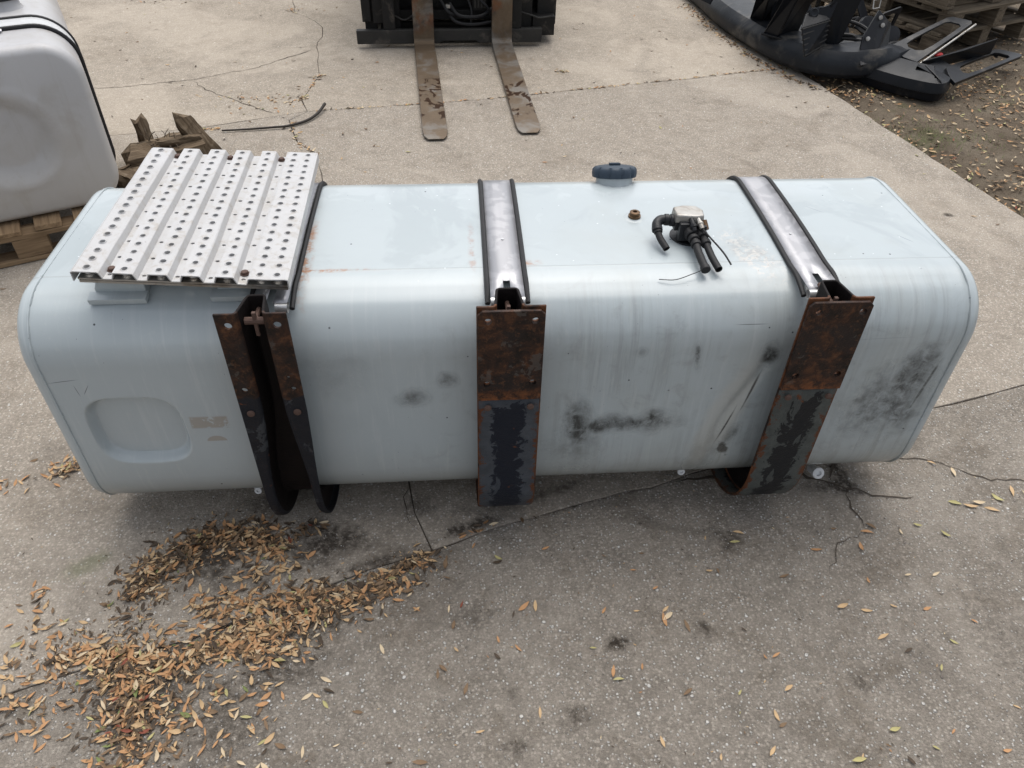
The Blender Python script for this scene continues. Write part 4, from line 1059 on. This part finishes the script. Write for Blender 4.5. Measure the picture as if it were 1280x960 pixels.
fbox('hose_clamp', -.045, -.015, .07, .10, .235, .255, ALU, .002)

# ------------------------------------------------------------------ bumpers on the verge
def sweep(path, prof_fn, close=True, caps=True):
    """path: list of 3D points (horizontal sweep). prof_fn(i) -> [(out, up)], out = to the left of travel"""
    bm = bmesh.new(); P = [Vector(p) for p in path]; rows = []
    for i, p in enumerate(P):
        t = (P[min(i + 1, len(P) - 1)] - P[max(0, i - 1)]); t.z = 0; t.normalize(); nn = Vector((t.y, -t.x, 0))
        rows.append([bm.verts.new(p + nn * u + Vector((0, 0, v))) for u, v in prof_fn(i / (len(P) - 1))])
    m_ = len(rows[0])
    for A, B in zip(rows, rows[1:]):
        for k in range(m_ if close else m_ - 1): bm.faces.new((A[k], A[(k + 1) % m_], B[(k + 1) % m_], B[k]))
    if close and caps: bm.faces.new(rows[0]); bm.faces.new(rows[-1])
    return bm
bp = local_thing('truck_bumper', (2.5, 5.3, 0), 'long curved dark grey truck bumper shell with upright brackets lying along the slab edge', 'bumper'); ROOTLOC[bp.name] = Vector((2.5, 5.3, 0))
path = spline([(2.02, 7.4, .0), (2.11, 6.6, .0), (2.15, 5.88, .0), (2.26, 5.26, .01), (2.36, 4.98, .02), (2.49, 4.82, .035), (2.67, 4.79, .05), (2.83, 4.84, .06), (2.95, 4.90, .065)], 6)
def bprof(t):
    s = 1 - .35 * sstep(.70, 1, t); h = .175 * (1 - .25 * sstep(.8, 1, t))
    return [(.075 * s, .01), (.105 * s, .04), (.112 * s, .09), (.095 * s, .13), (.055 * s, h * .96), (.0, h), (-.10 * s, h * .98), (-.155 * s, h * .92), (-.16 * s, h * .86), (-.10 * s, h * .90), (-.0, h * .91), (.05 * s, h * .84), (.082 * s, .11), (.095 * s, .06), (.07 * s, .015)]
bm = sweep(path, bprof); o = obj('bumper_shell', mesh_from(bm, smooth=True), BUMP1, bp)
def frame_plate(name, quad, holes, mat, par, t=.012, rim=True):
    """flat frame between 4 corners (a->b long sides) with a long slot and bolt holes"""
    a, b, c, d = [Vector(q) for q in quad]            # a-b left side, d-c right side
    n = (b - a).cross(d - a).normalized(); bm = bmesh.new()
    def P(u, v): return (a * (1 - u) + b * u) * (1 - v) + (d * (1 - u) + c * u) * v
    outer = [(0, 0), (.33, -.01), (.66, -.01), (.95, 0), (1, .12), (1, .88), (.95, 1), (.66, 1), (.33, 1), (0, 1), (-.02, .66), (-.02, .33)]
    inner = [(.22, .22), (.36, .18), (.62, .18), (.84, .20), (.88, .32), (.88, .66), (.84, .80), (.62, .82), (.36, .82), (.22, .78), (.17, .62), (.17, .38)]
    tops = [[bm.verts.new(P(u, v) + n * h) for u, v in ring] for ring, h in ((outer, -t), (outer, 0), (inner, 0), (inner, -t))]
    for A, B in zip(tops, tops[1:] + tops[:1]):
        for k in range(12): bm.faces.new((A[k], A[(k + 1) % 12], B[(k + 1) % 12], B[k]))
    o = obj(name, mesh_from(bm), mat, par); bevel(o, .003, 2)
    for u, v in holes:
        p = P(u, v) + n * .001; q = n.to_track_quat('Z', 'Y').to_matrix().to_4x4()
        obj('bolt_hole_ring', lathe([(.014, -.004), (.014, .004), (.009, .004), (.009, -.004)], p, n=12, M=q), PLAST, o)
    return o
# arm of the upper bumper, rising to the right
arm = frame_plate('mounting_arm', [(2.84, 4.90, .175), (3.348, 5.143, .30), (3.462, 5.037, .295), (2.955, 4.70, .15)], [(.06, .25), (.10, .75), (.93, .15), (.93, .85), (-.05, .9)], BUMP1, bp)
bm = bmesh.new(); tube(bm, [(2.965, 4.694, .142), (3.47, 5.027, .290)], .006, 6); obj('bare_metal_edge', mesh_from(bm), ALU, arm)
bm = bmesh.new(); lug = [(2.925, 4.665, .132), (2.975, 4.655, .132), (3.0, 4.71, .138), (2.95, 4.735, .138)]; A = [bm.verts.new(p) for p in lug]; B = [bm.verts.new((p[0], p[1], p[2] + .014)) for p in lug]
bm.faces.new(A); bm.faces.new(B)
for i in range(4): bm.faces.new((A[i], A[(i + 1) % 4], B[(i + 1) % 4], B[i]))
o = obj('bolt_lug', mesh_from(bm), ALU, bp); bevel(o, .004, 2)
def tri_bracket(pts, th, mat=BUMP2, par=bp, name='upright_bracket'):
    """solid plate from a polygon (given in 3D, roughly planar), thickness th"""
    P = [Vector(p) for p in pts]; n = (P[1] - P[0]).cross(P[2] - P[0]).normalized(); bm = bmesh.new()
    A = [bm.verts.new(p - n * th / 2) for p in P]; B = [bm.verts.new(p + n * th / 2) for p in P]; bm.faces.new(A); bm.faces.new(B)
    for i in range(len(P)): j = (i + 1) % len(P); bm.faces.new((A[i], A[j], B[j], B[i]))
    o = obj(name, mesh_from(bm), mat, par); bevel(o, .002, 1); return o
tri_bracket([(2.164, 5.606, .17), (2.215, 5.511, .17), (2.137, 5.269, .42), (2.05, 5.268, .42)], .012)
tri_bracket([(2.215, 5.511, .17), (2.40, 5.60, .17), (2.34, 5.45, .45), (2.137, 5.269, .42)], .010)
tri_bracket([(2.147, 5.258, .165), (2.212, 5.172, .165), (2.259, 5.069, .50), (2.18, 5.068, .50)], .012)
tri_bracket([(2.212, 5.172, .165), (2.40, 5.31, .15), (2.42, 5.20, .52), (2.259, 5.069, .50)], .012)
tri_bracket([(2.147, 5.258, .165), (2.30, 5.40, .15), (2.32, 5.25, .52), (2.18, 5.068, .50)], .010)
tri_bracket([(2.12, 5.24, .168), (2.23, 5.12, .168), (2.42, 5.30, .150), (2.30, 5.42, .150)], .012)
tri_bracket([(1.90, 6.10, .17), (1.96, 5.93, .17), (2.10, 6.0, .45), (2.02, 6.15, .45)], .012)
bm = sweep(spline([(2.30, 7.1, .02), (2.34, 6.4, .02), (2.38, 5.85, .03), (2.48, 5.35, .04), (2.62, 5.08, .06), (2.85, 5.02, .08)], 5),
           lambda t: [(.15, .12), (.14, .135), (.05, .08), (-.12, .07), (-.18, .10), (-.19, .09), (-.12, .055), (.05, .065)])
obj('inner_liner', mesh_from(bm, smooth=True), BUMP1, bp)
ga, gb, gc, gd = Vector((2.249, 4.775, .165)), Vector((2.205, 4.83, .325)), Vector((2.405, 4.90, .355)), Vector((2.413, 4.892, .20))
gr = tri_bracket([ga, gb, gc, gd], .010, BUMP2, bp, 'vent_grille')
gn = (gb - ga).cross(gd - ga).normalized()
if gn.dot(Vector((0, 0, 1.7)) - ga) < 0: gn = -gn
for k in range(6):
    t = (k + .3) / 5.6; bm = bmesh.new(); tube(bm, [ga.lerp(gb, t) + gn * .006, gd.lerp(gc, t) + gn * .006], .0042, 6); tube(bm, [ga.lerp(gb, t) - gn * .006, gd.lerp(gc, t) - gn * .006], .0038, 6); obj('slat', mesh_from(bm, smooth=True), BARM, gr)
tri_bracket([(2.442, 4.95, .15), (2.509, 4.92, .15), (2.60, 4.93, .50), (2.50, 4.95, .55), (2.40, 4.93, .44)], .014)
tri_bracket([(2.205, 4.83, .325), (2.405, 4.90, .355), (2.44, 4.93, .45), (2.33, 4.96, .40), (2.25, 4.92, .38)], .012)
BM = Matrix.Rotation(radians(70), 4, 'X')
obj('round_boss', lathe([(.030, -.02), (.030, .02), (.022, .024), (.012, .018), (0, .018)], (2.30, 4.93, .385), n=20, M=BM), BUMP1, bp)
obj('round_boss', lathe([(.026, -.02), (.026, .02), (.020, .024), (.012, .018), (0, .018)], (2.35, 4.95, .39), n=20, M=BM), BUMP1, bp)
tri_bracket([(2.575, 4.72, .15), (2.68, 4.73, .15), (2.76, 4.85, .36), (2.688, 4.865, .42), (2.60, 4.80, .28)], .016, PLAST)
tri_bracket([(2.68, 4.73, .15), (2.80, 4.80, .15), (2.80, 4.88, .34), (2.76, 4.85, .36)], .012, PLAST)
tri_bracket([(2.573, 4.667, .145), (2.86, 4.79, .15), (2.89, 4.876, .19), (2.72, 4.80, .17), (2.58, 4.72, .17)], .02, PLAST)
for p in ((2.62, 4.765, .28), (2.695, 4.83, .385), (2.715, 4.815, .345)):
    obj('bolt', lathe([(.013, 0), (.013, .006), (.008, .007), (.008, .010), (0, .010)], p, n=12, M=BM), ALU, bp)
bm = bmesh.new(); tube(bm, [(2.650, 4.87, .425), (2.690, 4.875, .43), (2.695, 4.89, .475), (2.650, 4.89, .47), (2.650, 4.87, .425)], .0045, 5, False); obj('wire_loop', mesh_from(bm), ALU, bp)
for k, pts in enumerate(([(2.5, 5.5, .18), (2.6, 5.25, .26), (2.75, 5.15, .25), (2.85, 5.0, .18)], [(2.80, 4.86, .15), (2.88, 4.95, .19), (3.02, 5.05, .17)], [(2.3, 5.8, .20), (2.42, 5.55, .20), (2.5, 5.4, .25)], [(2.55, 5.2, .16), (2.7, 5.0, .2), (2.8, 4.95, .16)])):
    bm = bmesh.new(); tube(bm, spline(pts, 5), .012, 8); obj('wiring_loom', mesh_from(bm, smooth=True), RUBBER, bp)
frame_plate('open_frame', [(2.40, 5.16, .16), (2.36, 5.05, .50), (2.50, 5.10, .52), (2.56, 5.20, .16)], [(.1, .5), (.9, .5)], BUMP2, bp, .010)
frame_plate('open_frame', [(2.28, 5.52, .15), (2.20, 5.40, .44), (2.36, 5.46, .46), (2.46, 5.56, .15)], [(.1, .5), (.9, .5)], BUMP1, bp, .010)
frame_plate('open_frame', [(2.78, 5.06, .14), (2.80, 5.02, .36), (2.98, 5.12, .38), (2.96, 5.16, .14)], [(.1, .5), (.9, .5)], BUMP2, bp, .010)
rc_ = random.Random(5)
for k in range(14):
    a_ = Vector((rc_.uniform(2.32, 2.95), rc_.uniform(5.0, 5.9), rc_.uniform(.14, .2))); d_ = Vector((rc_.uniform(-.12, .14), rc_.uniform(-.12, .12), rc_.uniform(.02, .22)))
    if k % 2: tri_bracket([a_, a_ + Vector((.07, .02, 0)), a_ + d_ + Vector((.05, .03, .03)), a_ + d_], .008, (BUMP1, BUMP2)[k % 4 == 1], bp, 'small_bracket')
    else:
        bm = bmesh.new(); tube(bm, spline([a_, a_ + d_ * .5 + Vector((.03, -.03, .04)), a_ + d_], 4), rc_.uniform(.006, .014), 7); obj('wiring_loom', mesh_from(bm, smooth=True), RUBBER, bp)
for (x_, y_, z_, a_) in ((2.33, 5.30, .172, .3), (2.42, 5.10, .17, .5), (2.36, 5.62, .172, .1)):
    bm = bmesh.new(); box(bm, -.05, .05, -.02, .02, 0, .012, .004, Matrix.Translation((x_, y_, z_)) @ Matrix.Rotation(a_, 4, 'Z')); obj('clip_plate', mesh_from(bm), ALU, bp)
for c in ((2.62, 5.15, .20), (2.95, 5.10, .20), (2.85, 5.25, .22)):
    obj('lamp_pod', lathe([(.0, -.03), (.05, -.03), (.06, -.01), (.055, .03), (0, .035)], c, n=18, M=Matrix.Rotation(radians(62), 4, 'X')), PLAST, bp)

b2 = local_thing('truck_bumper', (3.3, 4.8, 0), 'black bumper end lying on the dirt under the longer bumper, slotted arm flat', 'bumper'); ROOTLOC[b2.name] = Vector((3.3, 4.8, 0))
path = spline([(2.60, 4.95, .0), (2.70, 4.74, .0), (2.82, 4.58, .0), (2.945, 4.475, .0), (3.0, 4.475, .0), (3.06, 4.545, .0)], 6)
bm = sweep(path, lambda t: [(.02, .005), (.045, .02), (.055, .065), (.062, .068), (.060, .080), (.045, .125), (.0, .142), (-.16, .165), (-.16, .15), (-.01, .125), (.02, .08), (.02, .03)])
obj('bumper_shell', mesh_from(bm, smooth=True), BUMP2, b2)
bm = sweep(spline([(3.06, 4.545, .0), (3.12, 4.60, .0), (3.22, 4.70, .01)], 4), lambda t: [(.03 - .03 * t, .03 + .04 * t), (.045 - .04 * t, .05 + .04 * t), (.035 - .03 * t, .10), (.0, .118), (-.16 + .06 * t, .145), (-.16 + .06 * t, .13), (-.01, .105), (-.008, .05 + .04 * t)])
obj('bumper_shell', mesh_from(bm, smooth=True), BUMP2, b2)
bm = bmesh.new(); tube(bm, spline([(3.005, 4.418, .07), (2.985, 4.425, .125), (2.975, 4.47, .147), (2.97, 4.62, .165)], 5), .004, 6); obj('raised_rib', mesh_from(bm, smooth=True), BUMP2, b2)
a2 = frame_plate('mounting_arm', [(3.13, 4.66, .120), (3.70, 5.05, .112), (3.872, 4.99, .09), (3.10, 4.47, .092)], [(.86, .3), (.92, .7), (.10, .5)], BUMP2, b2, .022)
tri_bracket([(2.99, 4.72, .09), (3.573, 4.915, .14), (3.573, 4.905, .24), (3.30, 4.79, .205), (2.99, 4.70, .165)], .007, BUMP2, b2, 'upright_fin')
bm = bmesh.new(); bmesh.ops.create_uvsphere(bm, u_segments=16, v_segments=10, radius=1, matrix=Matrix.Translation((3.158, 4.82, .165)) @ Matrix.Rotation(.5, 4, 'Z') @ Matrix.Diagonal((.038, .022, .014, 1)))
obj('reflector', mesh_from(bm, smooth=True), RED, b2, label='red plastic reflector')

# ------------------------------------------------------------------ pallet stack, far right
labs = ['weathered grey pallet, lowest of the stack at the right', 'weathered grey pallet, second from the ground in the right-hand stack', 'weathered grey pallet, third from the ground in the right-hand stack', 'weathered grey pallet, topmost of the right-hand stack']
for k in range(4):
    pallet((3.40 + (0, .05, -.02, .03)[k], 5.26 + (0, -.03, .02, -.02)[k], .012 + k * .148), radians(24 + (0, 1.5, -2, 1)[k]), labs[k], 1.05, 1.25, GREYW, GREYY, 'pallets in the stack', boards=8, seed=20 + k)

# ------------------------------------------------------------------ fallen leaves
LEAFM = []
def leaf_mat(name, c1, c2, v):
    n = NT(name, .62, spec=.2); b = n.mix(n.noise(22, 4, .6), c1, c2); b = n.mix(n.mul(n.noise(90, 3), .4), b, tuple(c * .5 for c in c1))
    return n.done(b, .6)
for nm, c1, c2 in (('leaf_orange', (.50, .28, .135), (.38, .21, .105)), ('leaf_tan', (.56, .39, .22), (.44, .30, .165)), ('leaf_brown', (.22, .145, .085), (.15, .098, .058)),
                   ('leaf_dark', (.085, .06, .04), (.055, .04, .028)), ('leaf_yellow', (.46, .41, .20), (.34, .31, .13)), ('leaf_green', (.20, .23, .09), (.15, .18, .06)), ('leaf_red', (.24, .075, .045), (.18, .05, .03)),
                   ('leaf_pale', (.62, .50, .34), (.52, .41, .27))):
    LEAFM.append(leaf_mat(nm, c1, c2, 0))
def leaf_geo(L, w, curl, fold, twist):
    """pointed leaf: base, 4 stations of 3, tip"""
    V = [(-L / 2, 0, 0)]; F = []
    st = [(-.30, .62), (-.05, 1.0), (.20, .82), (.38, .40)]
    def zz(t): return curl * L * (t * t * 4)
    V[0] = (-L / 2, 0, zz(-.5))
    for k, (t, ww) in enumerate(st):
        hw = w / 2 * ww; a = twist * t
        for s in (-1, 0, 1): V.append((t * L, s * hw * cos(a), zz(t) + (abs(s) * fold * hw) + s * hw * sin(a)))
    V.append((L / 2, 0, zz(.5)))
    F += [(0, 2, 1), (0, 3, 2)]
    for k in range(3):
        b = 1 + 3 * k
        F += [(b, b + 1, b + 4, b + 3), (b + 1, b + 2, b + 5, b + 4)]
    F += [(10, 11, 13), (11, 12, 13)]
    return V, F
leaf_bank = []
rl = random.Random(11)
for k in range(14): leaf_bank.append(leaf_geo(1.0, rl.uniform(.22, .37), rl.uniform(-.10, .20), rl.uniform(.0, .7), rl.uniform(-1.2, 1.2)))
leaf_bank = [([(x, y, z) for x, y, z in V], F) for V, F in leaf_bank]
class Leaves:
    def __init__(s): s.v, s.f, s.m = [], [], []
    def add(s, x, y, z, L, tilt=.35, mi=0):
        V, F = rl.choice(leaf_bank); q = Matrix.Rotation(rl.uniform(0, 2 * pi), 3, 'Z') @ Matrix.Rotation(rl.gauss(0, tilt), 3, 'X') @ Matrix.Rotation(rl.gauss(0, tilt * .6), 3, 'Y')
        P = [q @ (Vector(p) * L) for p in V]; mz = min(p.z for p in P); b = len(s.v)
        s.v += [(x + p.x, y + p.y, z + p.z - mz + .0012) for p in P]; s.f += [tuple(b + i for i in f) for f in F]; s.m += [mi] * len(F)
    def build(s, name, label):
        me = bpy.data.meshes.new(name); me.from_pydata(s.v, [], s.f); me.update()
        for m_ in LEAFM: me.materials.append(m_)
        me.polygons.foreach_set('material_index', s.m); me.polygons.foreach_set('use_smooth', [True] * len(me.polygons))
        return obj(name, me, label=label, cat='fallen leaves', kind='stuff')
def pick(w): return rl.choices(range(8), w)[0]
MIX_WARM = (30, 26, 20, 12, 2, .5, .3, 8); MIX_DARK = (9, 9, 32, 38, 1, .4, .2, 3); MIX_FAR = (16, 24, 18, 10, 8, .6, .5, 26)
def along(line, n, r, fn, bias=None):
    P = [Vector((*p, 0)) for p in line]; Ls = [(b - a).length for a, b in zip(P, P[1:])]; tot = sum(Ls)
    for _ in range(n):
        d = rl.uniform(0, tot); i = 0
        while i < len(Ls) - 1 and d > Ls[i]: d -= Ls[i]; i += 1
        p = P[i].lerp(P[i + 1], min(1, d / Ls[i])); g = min(2.4, abs(rl.gauss(0, 1))) ; a = rl.uniform(0, 2 * pi)
        fn(p.x + cos(a) * r * g, p.y + sin(a) * r * g * .8, g)
pile = Leaves()
def put(mix, z0, L0=.017, L1=.033, tilt=.26):
    def f(x, y, g): pile.add(x, y, rl.random() ** 1.5 * z0 * .6 * math.exp(-g * g), rl.uniform(L0, L1), tilt, pick(mix))
    return f
S1 = [(-1.076, .952), (-.999, .987), (-.858, 1.009), (-.706, .968), (-.596, 1.024), (-.456, 1.059), (-.351, 1.099), (-.253, 1.152), (-.097, 1.244)]
S2 = [(-.853, 1.153), (-.815, 1.24), (-.712, 1.335), (-.604, 1.342), (-.53, 1.30)]
S3 = [(-.858, 1.009), (-.80, .92), (-.76, .84), (-.736, .76)]
along(S1[1:7], 1500, .075, put(MIX_DARK, .002, .004, .014, .2)); along(S1[5:], 500, .05, put(MIX_DARK, .002, .004, .013, .2)); along(S1[1:7], 650, .058, put(MIX_WARM, .012)); along([(-.70, 1.12), (-.55, 1.12), (-.42, 1.13)], 230, .055, put(MIX_WARM, .004)); along([(-.45, 1.12), (-.36, 1.16)], 120, .035, put(MIX_DARK, .004)); along(S1[5:], 260, .034, put((14, 14, 30, 26, 1, 1, 0, 4), .008, .020, .034))
along(S2, 900, .07, put(MIX_DARK, .002, .004, .014, .2)); along(S2, 640, .048, put(MIX_DARK, .024)); along(S2, 240, .058, put(MIX_WARM, .026)); along([(-.62, 1.33), (-.50, 1.30), (-.47, 1.22), (-.60, 1.20)], 120, .05, put(MIX_WARM, .004))
along(S3, 900, .07, put(MIX_DARK, .002, .004, .014, .2)); along(S3, 300, .06, put((22, 16, 28, 22, 3, 1, 2, 3), .016)); along([(-.66, 1.01), (-.50, .99), (-.42, .98)], 170, .05, put(MIX_WARM, .01))
along([(-1.06, 1.075), (-1.076, 1.143), (-1.104, 1.192)], 26, .03, put(MIX_WARM, .004))
along([(-1.154, 1.658), (-1.196, 1.60)], 60, .030, put(MIX_WARM, .012)); along([(-1.22, 1.60), (-1.36, 1.56), (-1.5, 1.5)], 45, .05, put(MIX_WARM, .005))
along([(-.95, .90), (-.70, .80), (-.50, .85)], 170, .12, put(MIX_WARM, .003)); along([(-.9, .78), (-.60, .68), (-.40, .80)], 70, .13, put(MIX_WARM, .002)); along([(-.30, 1.08), (-.10, 1.18)], 70, .06, put(MIX_WARM, .002)); along([(-1.10, 1.02), (-1.05, .90), (-1.0, .82)], 60, .07, put(MIX_WARM, .003)); along([(-.48, 1.33), (-.42, 1.37)], 40, .03, put(MIX_DARK, .01))
for _ in range(300):                                             # thin scatter on the left
    x, y = rl.uniform(-1.3, -.15), rl.uniform(.40, 1.10)
    if rl.random() < 1.15 - (x + 1.3) / 1.1: pile.add(x, y, 0, rl.uniform(.008, .032), .22, pick(MIX_WARM))
for _ in range(900):
    pile.add(rl.uniform(-1.4, 1.9), rl.uniform(.3, 1.9), 0, rl.uniform(.003, .010), .2, pick((8, 14, 30, 30, 2, 0, 0, 12)))
pile.build('leaf_litter', 'drift of curled orange and brown leaves on the paving in front of the tank')
pile = Leaves()
along([(-.886, 4.55), (-.85, 4.60)], 26, .03, put(MIX_FAR, .006)); along([(-.83, 4.90), (-.80, 4.97)], 24, .03, put(MIX_FAR, .006)); along([(-.87, 4.62), (-.815, 4.90)], 14, .010, put(MIX_FAR, .0))
along([(-1.40, 4.115), (-1.26, 4.14)], 34, .018, put(MIX_FAR, .006)); along([(-.815, 4.375), (-.193, 4.47), (.285, 4.56), (1.009, 4.74), (2.3, 5.08)], 190, .010, put((20, 22, 24, 14, 4, 0, 0, 16), .002, .018, .032))
along([(-.89, 4.25), (-.813, 3.949), (-.69, 3.80)], 34, .016, put(MIX_FAR, .002, .02, .034)); along([(.70, 5.02), (.78, 5.0)], 26, .02, put(MIX_FAR, .006)); along([(-1.16, 6.3), (-1.22, 6.5)], 26, .05, put(MIX_FAR, .004))
along([(-1.15, 4.45), (-.95, 4.55), (-1.35, 4.6)], 60, .14, put(MIX_FAR, .0, .018, .032)); along([(-2.4, 6.6), (-1.9, 7.0)], 60, .25, put((10, 10, 30, 20, 2, 0, 0, 8), .0, .02, .035))
along([(-.02, 1.30), (.094, 1.345), (.187, 1.36)], 12, .012, put(MIX_WARM, .002)); along([(-1.6, 3.7), (-1.38, 3.85)], 24, .05, put(MIX_FAR, .0))
for _ in range(420):
    x, y = rl.uniform(-3, 3), rl.uniform(2.6, 7.5)
    if x < edge_x(y) - .05: pile.add(x, y, 0, rl.uniform(.012, .032), .25, pick((10, 14, 30, 22, 5, 0, 0, 8)))
pile.build('leaf_litter', 'dry leaf bits caught in the joints and scattered over the far concrete')
pile = Leaves()
def gz(x, y):
    d = x - edge_x(y)
    return 0.0 if d < .0 else -.030 + .030 * sstep(.0, .25, d) + .022 * fbm(x * 1.3, y * 1.3) * sstep(0, .4, d) + .008 * fbm(x * 7, y * 7) * sstep(0, .1, d) + .003
for _ in range(15000):
    y = rl.uniform(1.2, 8.0); x = edge_x(y) + rl.random() ** 1.35 * 2.4 + .005
    d = x - edge_x(y)
    dens = .30 + .75 * sstep(-.05, .45, fbm(x * 1.6 + 3, y * 1.6 + 1)) + .35 * (1 - sstep(0, .18, d))
    if y < 3.6: dens += .15
    if rl.random() < dens: pile.add(x, y, gz(x, y) + rl.random() * .004, rl.uniform(.022, .040), .35, pick(MIX_FAR if rl.random() < .72 else MIX_DARK))
along([(1.98, 6.6), (2.01, 5.85), (2.13, 5.2), (2.27, 4.80), (2.42, 4.62), (2.6, 4.55), (2.75, 4.50)], 420, .045, lambda x, y, g: pile.add(x, y, max(0, gz(x, y)), rl.uniform(.02, .036), .3, pick((18, 14, 24, 22, 4, 0, 0, 8))))
pile.build('leaf_litter', 'pale dry leaves scattered over the dirt beside the bumpers')
# moss and grass tufts on the verge
bm = bmesh.new()
for cx, cy, n_, s_ in ((2.70, 4.02, 150, .12), (2.78, 3.92, 160, .14), (3.0, 3.9, 60, .10)):
    for _ in range(n_):
        x, y = rl.gauss(cx, s_), rl.gauss(cy, s_); z = gz(x, y); h = rl.uniform(.012, .035); a = rl.uniform(0, 2 * pi)
        p = [bm.verts.new((x - .0015 * sin(a), y + .0015 * cos(a), z)), bm.verts.new((x + .0015 * sin(a), y - .0015 * cos(a), z)), bm.verts.new((x + h * .6 * cos(a), y + h * .6 * sin(a), z + h * .8))]
        bm.faces.new(p)
obj('grass_tufts', mesh_from(bm), m_simple('grass', (.10, .14, .04), (.16, .19, .07), 20, .7, .1), label='thin green grass blades among the leaves on the dirt', cat='grass', kind='stuff')
# single leaves one can count on the near asphalt
bank_me = {}
def single(x, y, L, mi):
    k = rl.randrange(len(leaf_bank)); key = (k, mi)
    if key not in bank_me:
        V, F = leaf_bank[k]; me = bpy.data.meshes.new('fallen_leaf'); mz = min(p[2] for p in V); me.from_pydata([(a_, b_, c_ - mz) for a_, b_, c_ in V], [], F); me.update()
        me.materials.append(LEAFM[mi]); me.polygons.foreach_set('use_smooth', [True] * len(me.polygons)); bank_me[key] = me
    o = bpy.data.objects.new('fallen_leaf', bank_me[key]); COL.objects.link(o)
    o.location = (x, y, .0022); o.rotation_euler = (rl.gauss(0, .12), rl.gauss(0, .08), rl.uniform(0, 2 * pi)); o.scale = (L, L, L)
    cw = ('orange-brown', 'tan', 'brown', 'dark', 'yellow', 'greenish', 'reddish', 'pale')[mi]; sz = 'small' if L < .026 else 'larger'
    wh = ('near the bottom edge of the picture' if y < .75 else 'by the foot of the right bracket' if y > 1.15 and .6 < x < 1.3 else 'to the right, past the tank end' if x > 1.3 else 'in front of the centre bracket' if x < .45 else 'in front of the right bracket')
    o['label'] = f'{sz} {cw} dry leaf alone on the paving, {wh}'; o['category'] = 'leaf'; o['group'] = 'single fallen leaves on the near paving'
SP = [(.505, 1.01, .040, 0), (.517, 1.02, .036, 7), (.56, .99, .040, 2), (.15, 1.07, .040, 0), (.18, 1.07, .034, 1), (.35, .88, .034, 0), (.36, .86, .03, 4), (.145, .61, .04, 1), (.15, .59, .036, 4), (.23, .40, .036, 0),
      (.24, .42, .03, 1), (-.11, .70, .036, 2), (-.08, .62, .034, 2), (-.04, .65, .036, 0), (-.02, .60, .036, 4), (-.07, .46, .036, 1), (1.46, 1.34, .04, 4), (1.50, 1.325, .044, 1), (1.53, 1.335, .04, 7), (1.56, 1.31, .044, 1), (1.60, 1.35, .04, 4),
      (1.66, 1.375, .044, 1), (1.70, 1.36, .036, 7), (1.21, 1.60, .044, 2), (1.52, 1.46, .044, 7), (1.47, 1.50, .03, 1), (.86, .64, .04, 4), (.93, .58, .036, 0), (.83, .50, .036, 1), (.84, .47, .03, 4), (1.05, .93, .04, 1), (1.2, 1.0, .03, 0), (.60, .60, .03, 1),
      (.49, .63, .036, 1), (.47, .60, .03, 0), (.61, .52, .036, 0), (.47, .42, .03, 1), (.97, .70, .03, 4), (.98, 1.02, .034, 1), (.76, 1.24, .034, 4), (.78, 1.27, .034, 1), (.98, 1.20, .034, 0), (.86, 1.12, .03, 2), (1.15, 1.25, .04, 0), (1.17, 1.27, .034, 2)]
for s_ in SP: single(*s_)
for _ in range(95):
    x, y = rl.uniform(-.1, 1.7), rl.uniform(.42, 1.28)
    if y < .2 + abs(x) * .35: continue
    single(x, y, rl.uniform(.014, .032), pick((26, 26, 14, 8, 6, 1, 1, 10)))
# loose grit on the asphalt
gbm_v, gbm_f = [], []
for _ in range(3600):
    x, y = rl.uniform(-1.3, 1.9), rl.uniform(.25, 1.75)
    r = rl.uniform(.0008, .0024) * (1.5 if rl.random() < .08 else 1); b = len(gbm_v); a = rl.uniform(0, 6.28); k = 5
    for i in range(k): q = rl.uniform(.7, 1.15); gbm_v.append((x + r * q * cos(a + i * 1.2566), y + r * q * sin(a + i * 1.2566), -.0006))
    gbm_v.append((x + r * .2, y, r * .75)); gbm_f += [(b + i, b + (i + 1) % k, b + k) for i in range(k)]
obj('loose_grit', pyd(gbm_v, gbm_f), m_simple('pale_grit', (.26, .24, .215), (.78, .76, .72), 150, .8, .1), label='pale grit and stone chips in the near asphalt', cat='grit', kind='stuff')
